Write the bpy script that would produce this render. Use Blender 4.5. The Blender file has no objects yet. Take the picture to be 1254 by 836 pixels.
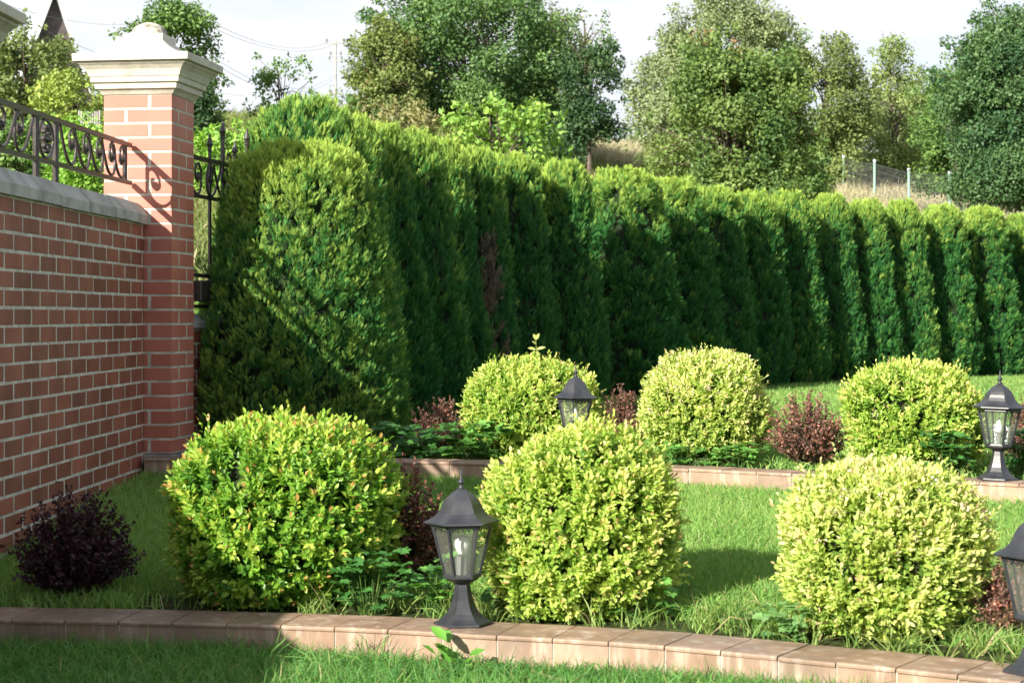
import bpy, bmesh, math, random
import numpy as np
from mathutils import Vector, Matrix
from math import radians as R

# ------------------------------------------------------------------ camera, sky, sun, exposure
F = 2350.0
CXP, HZ = 627.0, 388.0
S = bpy.context.scene
cam_d = bpy.data.cameras.new("camera"); cam = bpy.data.objects.new("camera", cam_d)
S.collection.objects.link(cam); S.camera = cam
cam.location = (0, 0, 0); cam.rotation_euler = (R(90), 0, 0)
cam_d.sensor_width = 36; cam_d.lens = F/1254*36
cam_d.shift_y = -(418-HZ)/1254
cam_d.clip_start = 0.1; cam_d.clip_end = 3000
cam_d.dof.use_dof = True; cam_d.dof.focus_distance = 10.0; cam_d.dof.aperture_fstop = 8.5

SUNDIR = Vector((1.0, 1.38, -0.84)).normalized()
w = bpy.data.worlds.new("World"); S.world = w; w.use_nodes = True
nt = w.node_tree; nt.nodes.clear()
out = nt.nodes.new('ShaderNodeOutputWorld'); bg = nt.nodes.new('ShaderNodeBackground')
sky = nt.nodes.new('ShaderNodeTexSky'); sky.sky_type = 'NISHITA'; sky.sun_disc = False
sky.sun_elevation = math.asin(-SUNDIR.z); sky.sun_rotation = math.atan2(-SUNDIR.x, -SUNDIR.y) % (2*math.pi)
sky.air_density = 1.0; sky.dust_density = 1.5; sky.ozone_density = 1.0
tc = nt.nodes.new('ShaderNodeTexCoord'); mp = nt.nodes.new('ShaderNodeMapping'); mp.inputs['Scale'].default_value = (1.2, 1.2, 5)
nz = nt.nodes.new('ShaderNodeTexNoise'); nz.inputs['Scale'].default_value = 2.2; nz.inputs['Detail'].default_value = 6; nz.inputs['Roughness'].default_value = .55
rp = nt.nodes.new('ShaderNodeValToRGB'); rp.color_ramp.elements[0].position = .36; rp.color_ramp.elements[1].position = .56
rp.color_ramp.elements[0].color = (.34, .34, .34, 1); rp.color_ramp.elements[1].color = (1, 1, 1, 1)
mx = nt.nodes.new('ShaderNodeMixRGB'); mx.inputs[2].default_value = (5.9, 6.05, 6.4, 1)
L = nt.links.new
L(tc.outputs['Generated'], mp.inputs[0]); L(mp.outputs[0], nz.inputs[0]); L(nz.outputs[0], rp.inputs[0])
sx = nt.nodes.new('ShaderNodeSeparateXYZ'); L(tc.outputs['Generated'], sx.inputs[0])
mr = nt.nodes.new('ShaderNodeMapRange'); mr.inputs['From Min'].default_value = .22; mr.inputs['From Max'].default_value = .60
mr.inputs['To Min'].default_value = 1.0; mr.inputs['To Max'].default_value = .60; L(sx.outputs['Z'], mr.inputs['Value'])   # clouds lie low, clearer sky overhead
cm = nt.nodes.new('ShaderNodeMath'); cm.operation = 'MULTIPLY'; L(rp.outputs[0], cm.inputs[0]); L(mr.outputs[0], cm.inputs[1])
L(cm.outputs[0], mx.inputs[0]); L(sky.outputs[0], mx.inputs[1]); L(mx.outputs[0], bg.inputs[0]); L(bg.outputs[0], out.inputs[0])
bg.inputs[1].default_value = 0.075

sd = bpy.data.lights.new("sun", 'SUN'); sun = bpy.data.objects.new("sun", sd); S.collection.objects.link(sun)
sd.energy = 5.0; sd.angle = R(.6); sd.color = (1.0, .93, .80)
sun.rotation_euler = SUNDIR.to_track_quat('-Z', 'Y').to_euler(); sun.location = (-8, -8, 12)

S.view_settings.view_transform = 'Standard'; S.view_settings.look = 'None'
S.view_settings.exposure = 1.2; S.view_settings.gamma = 1; S.view_settings.use_curve_mapping = False
S.render.engine = 'CYCLES'
S.cycles.max_bounces = 7; S.cycles.transparent_max_bounces = 16; S.cycles.transmission_bounces = 5; S.cycles.diffuse_bounces = 3

rng = np.random.default_rng(7); random.seed(7)
COL = S.collection

# ------------------------------------------------------------------ object helpers
def tag(o, label=None, cat=None, group=None, kind=None):
    if label: o['label'] = label
    if cat: o['category'] = cat
    if group: o['group'] = group
    if kind: o['kind'] = kind
    return o
def thing(name, label, cat, loc=(0, 0, 0), rz=0, group=None):
    o = bpy.data.objects.new(name, None); COL.objects.link(o)
    o.location = loc; o.rotation_euler = (0, 0, rz); o.empty_display_size = .1
    return tag(o, label, cat, group)
def copy_tree(o, parent=None):
    c = o.copy(); COL.objects.link(c); c.parent = parent
    for ch in o.children: copy_tree(ch, c)
    return c
class MB:
    """collects geometry for ONE mesh object"""
    def __init__(s): s.v = []; s.f = []; s.c = []; s.cur = (1, 1, 1)
    def add(s, vs, fs):
        b = len(s.v); s.v += [tuple(v) for v in vs]; s.c += [s.cur]*len(vs)
        s.f += [tuple(b+i for i in f) for f in fs]
    def box(s, x0, x1, y0, y1, z0, z1, bev=0, M=None):
        if bev <= 0:
            vs = [(x, y, z) for z in (z0, z1) for y in (y0, y1) for x in (x0, x1)]
            fs = [(0, 2, 3, 1), (4, 5, 7, 6), (0, 1, 5, 4), (2, 6, 7, 3), (0, 4, 6, 2), (1, 3, 7, 5)]
        else:
            bm = bmesh.new(); bmesh.ops.create_cube(bm, size=1)
            for v in bm.verts: v.co = ((x0+x1)/2+v.co.x*(x1-x0), (y0+y1)/2+v.co.y*(y1-y0), (z0+z1)/2+v.co.z*(z1-z0))
            bmesh.ops.bevel(bm, geom=bm.edges[:], offset=bev, segments=1, affect='EDGES')
            vs = [v.co.copy() for v in bm.verts]; bm.verts.index_update(); fs = [[v.index for v in f.verts] for f in bm.faces]; bm.free()
        if M is not None: vs = [M @ Vector(v) for v in vs]
        s.add(vs, fs)
    def tube(s, pts, r, n=6, cap=True, up=Vector((0.13, .2, 1))):
        pts = [Vector(p) for p in pts]; rs = r if hasattr(r, '__len__') else [r]*len(pts)
        vs = []
        for i, p in enumerate(pts):
            t = (pts[min(i+1, len(pts)-1)]-pts[max(i-1, 0)]).normalized()
            a = t.cross(up)
            if a.length < 1e-3: a = t.cross(Vector((1, 0, 0)))
            a.normalize(); b = t.cross(a)
            for k in range(n):
                q = 2*math.pi*k/n+math.pi/n; vs.append(p+(a*math.cos(q)+b*math.sin(q))*rs[i])
        fs = []
        for i in range(len(pts)-1):
            for k in range(n):
                k2 = (k+1) % n; fs.append((i*n+k, i*n+k2, (i+1)*n+k2, (i+1)*n+k))
        if cap: fs.append(tuple(range(n))[::-1]); fs.append(tuple((len(pts)-1)*n+k for k in range(n)))
        s.add(vs, fs)
    def rev(s, prof, n=6, ph=0, c=(0, 0, 0), cap=True):
        """revolve (r, z) profile with n sides; n=4 with ph=45deg gives square section (r = half width)"""
        k4 = 1/math.cos(math.pi/n) if n <= 8 else 1
        vs = []
        for r, z in prof:
            for k in range(n):
                q = 2*math.pi*k/n+ph; vs.append((c[0]+r*k4*math.cos(q), c[1]+r*k4*math.sin(q), c[2]+z))
        fs = []
        for i in range(len(prof)-1):
            for k in range(n):
                k2 = (k+1) % n; fs.append((i*n+k, i*n+k2, (i+1)*n+k2, (i+1)*n+k))
        if cap: fs.append(tuple(range(n))[::-1]); fs.append(tuple((len(prof)-1)*n+k for k in range(n)))
        s.add(vs, fs)
    def build(s, name, mat, parent=None, smooth=False, loc=None, sharp=None):
        me = bpy.data.meshes.new(name); me.from_pydata(s.v, [], s.f); me.update()
        a = me.color_attributes.new('Col', 'FLOAT_COLOR', 'POINT')
        a.data.foreach_set('color', np.hstack([np.array(s.c, dtype=np.float32), np.ones((len(s.c), 1), np.float32)]).ravel())
        o = bpy.data.objects.new(name, me); COL.objects.link(o); me.materials.append(mat)
        if smooth: me.polygons.foreach_set('use_smooth', [True]*len(me.polygons))
        if sharp is not None: me.set_sharp_from_angle(angle=R(sharp))
        if parent: o.parent = parent
        if loc: o.location = loc
        return o
def np_mesh(name, V, faces, C, mat, parent=None, smooth=False):
    """V (n,3); faces list of (m,k) int arrays; C (n,3) colours"""
    me = bpy.data.meshes.new(name)
    me.vertices.add(len(V)); me.vertices.foreach_set('co', V.astype(np.float32).ravel())
    loops = np.concatenate([f.ravel() for f in faces]); sizes = np.concatenate([np.full(len(f), f.shape[1]) for f in faces])
    starts = np.concatenate([[0], np.cumsum(sizes)[:-1]])
    me.loops.add(len(loops)); me.loops.foreach_set('vertex_index', loops.astype(np.int32))
    me.polygons.add(len(sizes)); me.polygons.foreach_set('loop_start', starts.astype(np.int32)); me.polygons.foreach_set('loop_total', sizes.astype(np.int32))
    if smooth: me.polygons.foreach_set('use_smooth', np.ones(len(sizes), dtype=bool))
    me.update(calc_edges=True)
    a = me.color_attributes.new('Col', 'FLOAT_COLOR', 'POINT')
    a.data.foreach_set('color', np.hstack([C, np.ones((len(C), 1))]).astype(np.float32).ravel())
    me.materials.append(mat)
    o = bpy.data.objects.new(name, me); COL.objects.link(o)
    if parent: o.parent = parent
    return o
def nrm(a): return a/np.maximum(np.linalg.norm(a, axis=-1, keepdims=True), 1e-9)
def scatter(T, TF, P, D, N, Ls, Ws):
    """place template T (k,3: along, across, up) at P with direction D, normal N, length Ls, width Ws"""
    D = nrm(D); B = nrm(np.cross(N, D)); N2 = np.cross(D, B)
    n, k = len(P), len(T)
    V = P[:, None, :]+D[:, None, :]*(T[None, :, 0, None]*Ls[:, None, None])+B[:, None, :]*(T[None, :, 1, None]*Ws[:, None, None])+N2[:, None, :]*(T[None, :, 2, None]*Ws[:, None, None])
    base = (np.arange(n)*k)[:, None, None]
    return V.reshape(-1, 3), [(f[None]+base).reshape(-1, f.shape[1]) for f in TF]
def merge(parts):
    """list of (V, faces, C)"""
    V = np.concatenate([p[0] for p in parts]); C = np.concatenate([p[2] for p in parts]); off = 0; fs = {}
    for v, f, c in parts:
        for g in f: fs.setdefault(g.shape[1], []).append(g+off)
        off += len(v)
    return V, [np.concatenate(g) for g in fs.values()], C
def unit(n, lo=-1.0):
    z = rng.uniform(lo, 1, n); a = rng.uniform(0, 2*np.pi, n); r = np.sqrt(1-z*z)
    return np.stack([r*np.cos(a), r*np.sin(a), z], 1)
def jit(n, s=1.0): return rng.normal(0, s, (n, 3))
# smooth value noise from random sines
class Noise:
    def __init__(s, seed, scale=1.0, n=14, aniso=(1, 1, 1)):
        g = np.random.default_rng(seed); s.k = g.normal(0, 1, (n, 3))*np.array(aniso)*scale; s.p = g.uniform(0, 6.28, n)
    def __call__(s, P): return np.sin(P @ s.k.T+s.p).mean(1)*1.9

LEAF6 = np.array([(0, 0, 0), (.30, .36, .10), (.66, .38, .10), (1, 0, -.10), (.66, -.38, .10), (.30, -.36, .10)])
LEAF6F = [np.array([(0, 1, 2, 3), (0, 3, 4, 5)])]
LEAF4 = np.array([(0, 0, 0), (.45, .5, .12), (1, 0, -.08), (.45, -.5, .12)])
LEAF4F = [np.array([(0, 1, 2), (0, 2, 3)])]
BLADE = np.array([(0, -.5, 0), (0, .5, 0), (.55, .40, .0), (.55, -.40, .0), (1, 0, 0)])
BLADEF = [np.array([(0, 1, 2, 3)]), np.array([(3, 2, 4)])]
def spray_template():
    v = []; f = []
    def lf(a, b, wd):
        a = np.array(a); b = np.array(b); d = (b-a)/np.linalg.norm(b-a); p = np.array([-d[1], d[0]])*wd
        m = a+(b-a)*.45; k = len(v)
        v.extend([a, m+p, b, m-p]); f.append((k, k+1, k+2)); f.append((k, k+2, k+3))
    lf((0, 0), (1, 0), .065)
    for t, l in ((.12, .42), (.34, .40), (.56, .30)):
        lf((t, 0), (t+l*.80, l*.78), .060); lf((t+.08, 0), (t+.08+l*.80, -l*.78), .060)
    T = np.array([(p[0], p[1], .12*math.sin(7*p[0]+5*p[1])) for p in v]); return T, [np.array(f)]
SPRAY, SPRAYF = spray_template()
# lobed weed leaf
LOBE = np.array([(0, 0, 0), (.15, .35, .05), (.38, .55, .08), (.50, .36, .05), (.78, .42, .05), (.80, .20, .03), (1, 0, -.12),
                 (.80, -.20, .03), (.78, -.42, .05), (.50, -.36, .05), (.38, -.55, .08), (.15, -.35, .05)])
LOBEF = [np.array([(0, 1, 2, 3), (0, 3, 5, 6), (0, 6, 7, 9), (0, 9, 10, 11)]), np.array([(3, 4, 5), (7, 8, 9)])]

# ------------------------------------------------------------------ materials
def new_mat(name):
    m = bpy.data.materials.new(name); m.use_nodes = True; t = m.node_tree
    return m, t, t.nodes['Principled BSDF'], t.nodes['Material Output']
def foliage_mat(name, transl=.35, rough=.5, spec=.35, tr_col=(1.25, 1.2, .5)):
    m, t, b, o = new_mat(name)
    a = t.nodes.new('ShaderNodeAttribute'); a.attribute_name = 'Col'
    t.links.new(a.outputs['Color'], b.inputs['Base Color']); b.inputs['Roughness'].default_value = rough; b.inputs['Specular IOR Level'].default_value = spec
    if transl > 0:
        tr = t.nodes.new('ShaderNodeBsdfTranslucent'); mul = t.nodes.new('ShaderNodeMixRGB'); mul.blend_type = 'MULTIPLY'; mul.inputs[0].default_value = 1; mul.inputs[2].default_value = (*tr_col, 1)
        t.links.new(a.outputs['Color'], mul.inputs[1]); t.links.new(mul.outputs[0], tr.inputs[0])
        ms = t.nodes.new('ShaderNodeMixShader'); ms.inputs[0].default_value = transl
        t.links.new(b.outputs[0], ms.inputs[1]); t.links.new(tr.outputs[0], ms.inputs[2]); t.links.new(ms.outputs[0], o.inputs[0])
    return m
def noisy_mat(name, c1, c2, scale=8, rough=.8, bump=.3, bscale=40, attr=False, spec=.3, c3=None, bdist=.01, metallic=0, detail=6, lo=.35, hi=.68):
    m, t, b, o = new_mat(name); n = t.nodes; l = t.links.new
    tcx = n.new('ShaderNodeTexCoord'); ns = n.new('ShaderNodeTexNoise'); ns.inputs['Scale'].default_value = scale; ns.inputs['Detail'].default_value = detail
    l(tcx.outputs['Object'], ns.inputs['Vector'])
    r = n.new('ShaderNodeValToRGB'); r.color_ramp.elements[0].position = lo; r.color_ramp.elements[1].position = hi
    r.color_ramp.elements[0].color = (*c1, 1); r.color_ramp.elements[1].color = (*c2, 1)
    if c3: e = r.color_ramp.elements.new((lo+hi)/2); e.color = (*c3, 1)
    l(ns.outputs[0], r.inputs[0]); src = r.outputs[0]
    if attr:
        a = n.new('ShaderNodeAttribute'); a.attribute_name = 'Col'; mu = n.new('ShaderNodeMixRGB'); mu.blend_type = 'MULTIPLY'; mu.inputs[0].default_value = 1
        l(src, mu.inputs[1]); l(a.outputs['Color'], mu.inputs[2]); src = mu.outputs[0]
    l(src, b.inputs['Base Color']); b.inputs['Roughness'].default_value = rough; b.inputs['Specular IOR Level'].default_value = spec; b.inputs['Metallic'].default_value = metallic
    n2 = n.new('ShaderNodeTexNoise'); n2.inputs['Scale'].default_value = bscale; n2.inputs['Detail'].default_value = 5; l(tcx.outputs['Object'], n2.inputs['Vector'])
    bp = n.new('ShaderNodeBump'); bp.inputs['Strength'].default_value = bump; bp.inputs['Distance'].default_value = bdist
    l(n2.outputs[0], bp.inputs['Height']); l(bp.outputs[0], b.inputs['Normal'])
    return m
M = {}
M['leaf'] = foliage_mat('leaf_gold', .38, .42, .45)
M['thuja'] = foliage_mat('thuja_green', .22, .55, .30)
M['grass'] = foliage_mat('grass_blades', .38, .5, .3)
M['tree'] = foliage_mat('tree_leaves', .32, .5, .35)
M['weed'] = foliage_mat('weed_leaves', .30, .42, .45)
M['barberry'] = foliage_mat('barberry_leaves', .25, .45, .4, (1.3, .8, .7))
M['core'] = noisy_mat('bush_shade_core', (.012, .018, .006), (.03, .035, .012), 30, .95, .6, 60)  # dark solid fill: shade between the shoots put into the colour
M['hedgecore'] = noisy_mat('thuja_shade_core', (.010, .022, .008), (.022, .045, .014), 30, .95, .8, 50, bdist=.03)  # near-black green fill: the hedge's self-shade put into the colour
M['bark'] = noisy_mat('bark', (.07, .055, .04), (.16, .13, .10), 12, .9, .6, 30)
M['twig'] = noisy_mat('twig_bark', (.09, .05, .03), (.16, .10, .06), 30, .8, .3, 60)
M['brick'] = noisy_mat('wall_brick', (.215, .066, .038), (.31, .105, .066), 5, .62, .25, 70, attr=True, spec=.35, bdist=.004)
M['pbrick'] = noisy_mat('pillar_brick', (.40, .132, .092), (.47, .170, .125), 4, .55, .12, 90, attr=True, spec=.4, bdist=.003)
M['mortar'] = noisy_mat('mortar', (.40, .38, .32), (.62, .59, .51), 14, .95, .7, 60, bdist=.006)
M['concrete'] = noisy_mat('coping_concrete', (.27, .272, .245), (.46, .455, .42), 7, .85, .35, 50, c3=(.38, .38, .35), bdist=.006)
M['plinth'] = noisy_mat('plinth_concrete', (.16, .155, .14), (.30, .29, .26), 6, .9, .5, 40)
M['plaster'] = noisy_mat('cream_plaster', (.38, .35, .28), (.56, .535, .45), 9, .75, .4, 45, bdist=.005, lo=.25, hi=.5)
M['dome'] = noisy_mat('weathered_plaster', (.17, .155, .12), (.47, .45, .38), 24, .8, .4, 40, lo=.36, hi=.52)
M['iron'] = noisy_mat('wrought_iron', (.030, .024, .022), (.062, .050, .045), 20, .42, .3, 80, spec=.6, bdist=.002)
M['lampblack'] = noisy_mat('lamp_paint', (.018, .020, .026), (.040, .042, .048), 14, .42, .4, 120, spec=.55, bdist=.0015)
M['soil'] = noisy_mat('soil', (.03, .022, .014), (.09, .065, .04), 25, .98, 1.0, 60, bdist=.02)
M['pine'] = noisy_mat('pole_wood', (.30, .29, .28), (.42, .40, .38), 4, .9, .2, 20)
M['greenpost'] = noisy_mat('green_post', (.20, .34, .28), (.28, .42, .35), 5, .5, .1, 20)
M['wire'] = noisy_mat('wire', (.14, .14, .15), (.2, .2, .21), 5, .5, .1, 20)
M['rooftin'] = noisy_mat('pale_tin_roof', (.50, .53, .58), (.60, .63, .68), 2, .5, .1, 10)
M['gable'] = noisy_mat('dark_gable', (.06, .05, .055), (.11, .09, .09), 3, .8, .2, 10)
M['straw'] = foliage_mat('straw', .3, .7, .2, (1.1, 1, .8))
def kerb_mat():
    m, t, b, o = new_mat('terracotta_kerb_tile'); n = t.nodes; l = t.links.new
    tcx = n.new('ShaderNodeTexCoord')
    ns = n.new('ShaderNodeTexNoise'); ns.inputs['Scale'].default_value = 9; ns.inputs['Detail'].default_value = 8; ns.inputs['Roughness'].default_value = .65; l(tcx.outputs['Object'], ns.inputs['Vector'])
    r = n.new('ShaderNodeValToRGB'); r.color_ramp.elements[0].position = .35; r.color_ramp.elements[1].position = .68
    r.color_ramp.elements[0].color = (.255, .165, .115, 1); r.color_ramp.elements[1].color = (.375, .26, .19, 1); l(ns.outputs[0], r.inputs[0])
    a = n.new('ShaderNodeAttribute'); a.attribute_name = 'Col'; mu = n.new('ShaderNodeMixRGB'); mu.blend_type = 'MULTIPLY'; mu.inputs[0].default_value = 1
    l(r.outputs[0], mu.inputs[1]); l(a.outputs['Color'], mu.inputs[2])
    # limescale runs: stretched noise
    mpx = n.new('ShaderNodeMapping'); mpx.inputs['Scale'].default_value = (26, 26, 4); l(tcx.outputs['Object'], mpx.inputs[0])
    n3 = n.new('ShaderNodeTexNoise'); n3.inputs['Scale'].default_value = 1; n3.inputs['Detail'].default_value = 4; l(mpx.outputs[0], n3.inputs['Vector'])
    r3 = n.new('ShaderNodeValToRGB'); r3.color_ramp.elements[0].position = .52; r3.color_ramp.elements[1].position = .75; r3.color_ramp.elements[1].color = (.9, .9, .9, 1); l(n3.outputs[0], r3.inputs[0])
    m2 = n.new('ShaderNodeMixRGB'); l(r3.outputs[0], m2.inputs[0]); l(mu.outputs[0], m2.inputs[1]); m2.inputs[2].default_value = (.52, .43, .36, 1)
    n4 = n.new('ShaderNodeTexNoise'); n4.inputs['Scale'].default_value = 3.5; n4.inputs['Detail'].default_value = 5; l(tcx.outputs['Object'], n4.inputs['Vector'])
    r4 = n.new('ShaderNodeValToRGB'); r4.color_ramp.elements[0].position = .44; r4.color_ramp.elements[1].position = .62; r4.color_ramp.elements[1].color = (.6, .6, .6, 1); l(n4.outputs[0], r4.inputs[0])
    m3 = n.new('ShaderNodeMixRGB'); l(r4.outputs[0], m3.inputs[0]); l(m2.outputs[0], m3.inputs[1]); m3.inputs[2].default_value = (.16, .12, .09, 1)
    l(m3.outputs[0], b.inputs['Base Color']); b.inputs['Roughness'].default_value = .5; b.inputs['Specular IOR Level'].default_value = .4
    bp = n.new('ShaderNodeBump'); bp.inputs['Strength'].default_value = .25; bp.inputs['Distance'].default_value = .004; l(ns.outputs[0], bp.inputs['Height']); l(bp.outputs[0], b.inputs['Normal'])
    return m
M['kerb'] = kerb_mat()
def glass_mat():
    m, t, b, o = new_mat('rippled_glass'); n = t.nodes; l = t.links.new
    tr = n.new('ShaderNodeBsdfTransparent'); tr.inputs[0].default_value = (.86, .89, .87, 1)
    gl = n.new('ShaderNodeBsdfGlossy'); gl.inputs['Roughness'].default_value = .12; gl.inputs[0].default_value = (.9, .92, .92, 1)
    tcx = n.new('ShaderNodeTexCoord'); ns = n.new('ShaderNodeTexNoise'); ns.inputs['Scale'].default_value = 60; l(tcx.outputs['Object'], ns.inputs['Vector'])
    bp = n.new('ShaderNodeBump'); bp.inputs['Strength'].default_value = .5; bp.inputs['Distance'].default_value = .004; l(ns.outputs[0], bp.inputs['Height']); l(bp.outputs[0], gl.inputs['Normal'])
    df = n.new('ShaderNodeBsdfDiffuse'); df.inputs[0].default_value = (.55, .56, .53, 1)
    ms = n.new('ShaderNodeMixShader'); ms.inputs[0].default_value = .10; l(tr.outputs[0], ms.inputs[1]); l(gl.outputs[0], ms.inputs[2])
    m2 = n.new('ShaderNodeMixShader'); m2.inputs[0].default_value = .09; l(ms.outputs[0], m2.inputs[1]); l(df.outputs[0], m2.inputs[2]); l(m2.outputs[0], o.inputs[0])
    return m
M['glass'] = glass_mat()
m, t, b, o = new_mat('bulb_white'); b.inputs['Base Color'].default_value = (.82, .82, .80, 1); b.inputs['Roughness'].default_value = .25; M['bulb'] = m
m, t, b, o = new_mat('socket_grey'); b.inputs['Base Color'].default_value = (.20, .20, .20, 1); b.inputs['Roughness'].default_value = .5; M['socket'] = m

# ------------------------------------------------------------------ terrain
KF = np.array([(-6, 6.62), (-2.4, 6.45), (-1.70, 6.37), (-.655, 6.23), (-.252, 6.10), (-.069, 6.04), (.335, 5.92), (.769, 5.68), (1.406, 5.27), (2.2, 4.62), (3.2, 3.6), (4.5, 2.0)])
KB = np.array([(-6, 10.3), (-2.2, 10.2), (-.648, 10.01), (-.169, 9.90), (.5, 9.72), (1.0, 9.42), (1.5, 9.10), (2.08, 8.77), (2.4, 8.58), (3.2, 8.0), (4.5, 6.9), (8, 3)])
ZH = np.array([(-6, 12.0), (-3, 12.2), (-1.34, 13.2), (-.6, 15.6), (-.19, 16.8), (1.43, 19.6), (3.57, 22.7), (6.9, 26.0), (12, 27)])
def smooth_curve(A, n=240):
    xs = np.linspace(A[0, 0], A[-1, 0], n); ys = np.interp(xs, A[:, 0], A[:, 1])
    k = np.ones(13)/13; yp = np.convolve(np.pad(ys, 6, mode='reflect', reflect_type='odd'), k, 'valid'); return xs, yp
_kf = smooth_curve(KF); _kb = smooth_curve(KB)
def kf(x): return np.interp(x, *_kf)
def kb(x): return np.interp(x, *_kb)
def zh(x): return np.interp(x, ZH[:, 0], ZH[:, 1])
HB = -.77
def ground(x, y):
    x = np.asarray(x, float); y = np.asarray(y, float)
    a, b_ = kf(x), kb(x)
    g = np.where(y < a+.12, -1.13, -1.018+.155*np.clip((y-a-.25)/np.maximum(b_-a-.25, .5), 0, 1))
    g = np.where(y > b_+.09, HB, g)
    d = np.maximum(y-zh(x)-1.0, 0); de = np.where(d < 30, d, 30+8*(1-np.exp(-(d-30)/8)))
    k = np.interp(x, [4, 14], [.17, .137])
    return g+np.where(d > 0, k*de*np.clip(d/3, 0, 1), 0)
def gz(x, y): return float(ground(x, y))
def build_ground():
    xs = np.concatenate([[-400, -200, -100, -60, -40, -25, -16, -10, -7], np.arange(-5.4, 12.01, .2), [13, 15, 18, 24, 35, 60, 100, 200, 400]])
    rows = []
    a, b_, h = kf(xs), kb(xs), zh(xs)
    def row(y, z=None): rows.append((y, ground(xs, y) if z is None else np.full(len(xs), z)))
    for y in (-30, -10, 0): row(np.full(len(xs), float(y)), -1.13)
    row(a-1.5, -1.13); row(a-.3, -1.13); row(a+.10, -1.13); row(a+.13, -1.02); row(a+.25, -1.018)
    for t_ in (.15, .3, .45, .6, .75, .9): row(a+.25+(b_-a-.25)*t_)
    row(b_+.07, -.86); row(b_+.10, HB-.01)
    for t_ in (.15, .3, .5, .7, .85, 1): row(b_+.1+(h+1-b_-.1)*t_)
    for d in (.5, 1, 1.5, 2, 3, 4, 5, 6, 7, 8.5, 10, 12, 14, 16, 18, 20, 22, 24, 26, 28, 30, 32, 35, 38, 42, 46, 52, 60, 80, 120, 200, 400, 900): row(h+1+d)
    nx = len(xs)
    V = np.concatenate([np.stack([xs, y, z], 1) for y, z in rows])
    i = np.arange(len(rows)-1)[:, None]*nx+np.arange(nx-1)[None]
    i = i.ravel(); f = np.stack([i, i+1, i+nx+1, i+nx], 1)
    nz_ = Noise(3, .35)(V)
    far = np.clip((V[:, 1]-zh(V[:, 0])-1)/3, 0, 1)[:, None]
    C = (1-far)*np.array([[.045, .06, .022]])+far*(np.array([[.13, .17, .055]])+np.clip(nz_, -.5, .8)[:, None]*np.array([[.09, .07, .03]]))
    m = foliage_mat('ground_soil_and_turf', 0, .95, .1)
    o = np_mesh('ground', V, [f], C, m, smooth=True); tag(o, kind='structure')
    t = m.node_tree; n = t.nodes; b = n['Principled BSDF']
    ns = n.new('ShaderNodeTexNoise'); ns.inputs['Scale'].default_value = 18; ns.inputs['Detail'].default_value = 8; tcx = n.new('ShaderNodeTexCoord'); t.links.new(tcx.outputs['Object'], ns.inputs['Vector'])
    r = n.new('ShaderNodeValToRGB'); r.color_ramp.elements[0].color = (.45, .42, .38, 1); r.color_ramp.elements[1].color = (1.5, 1.5, 1.4, 1); r.color_ramp.elements[0].position = .3; r.color_ramp.elements[1].position = .7
    mu = n.new('ShaderNodeMixRGB'); mu.blend_type = 'MULTIPLY'; mu.inputs[0].default_value = 1
    t.links.new(ns.outputs[0], r.inputs[0]); t.links.new(r.outputs[0], mu.inputs[2]); at = [q for q in n if q.bl_idname == 'ShaderNodeAttribute'][0]
    t.links.new(at.outputs['Color'], mu.inputs[1]); t.links.new(mu.outputs[0], b.inputs['Base Color'])
    bp = n.new('ShaderNodeBump'); bp.inputs['Strength'].default_value = .8; bp.inputs['Distance'].default_value = .03; t.links.new(ns.outputs[0], bp.inputs['Height']); t.links.new(bp.outputs[0], b.inputs['Normal'])
build_ground()
def px(x, z): return (x-CXP)/F*z          # photo column -> X at depth z
def ph(y, z): return (HZ-y)/F*z           # photo row -> height at depth z

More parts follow.
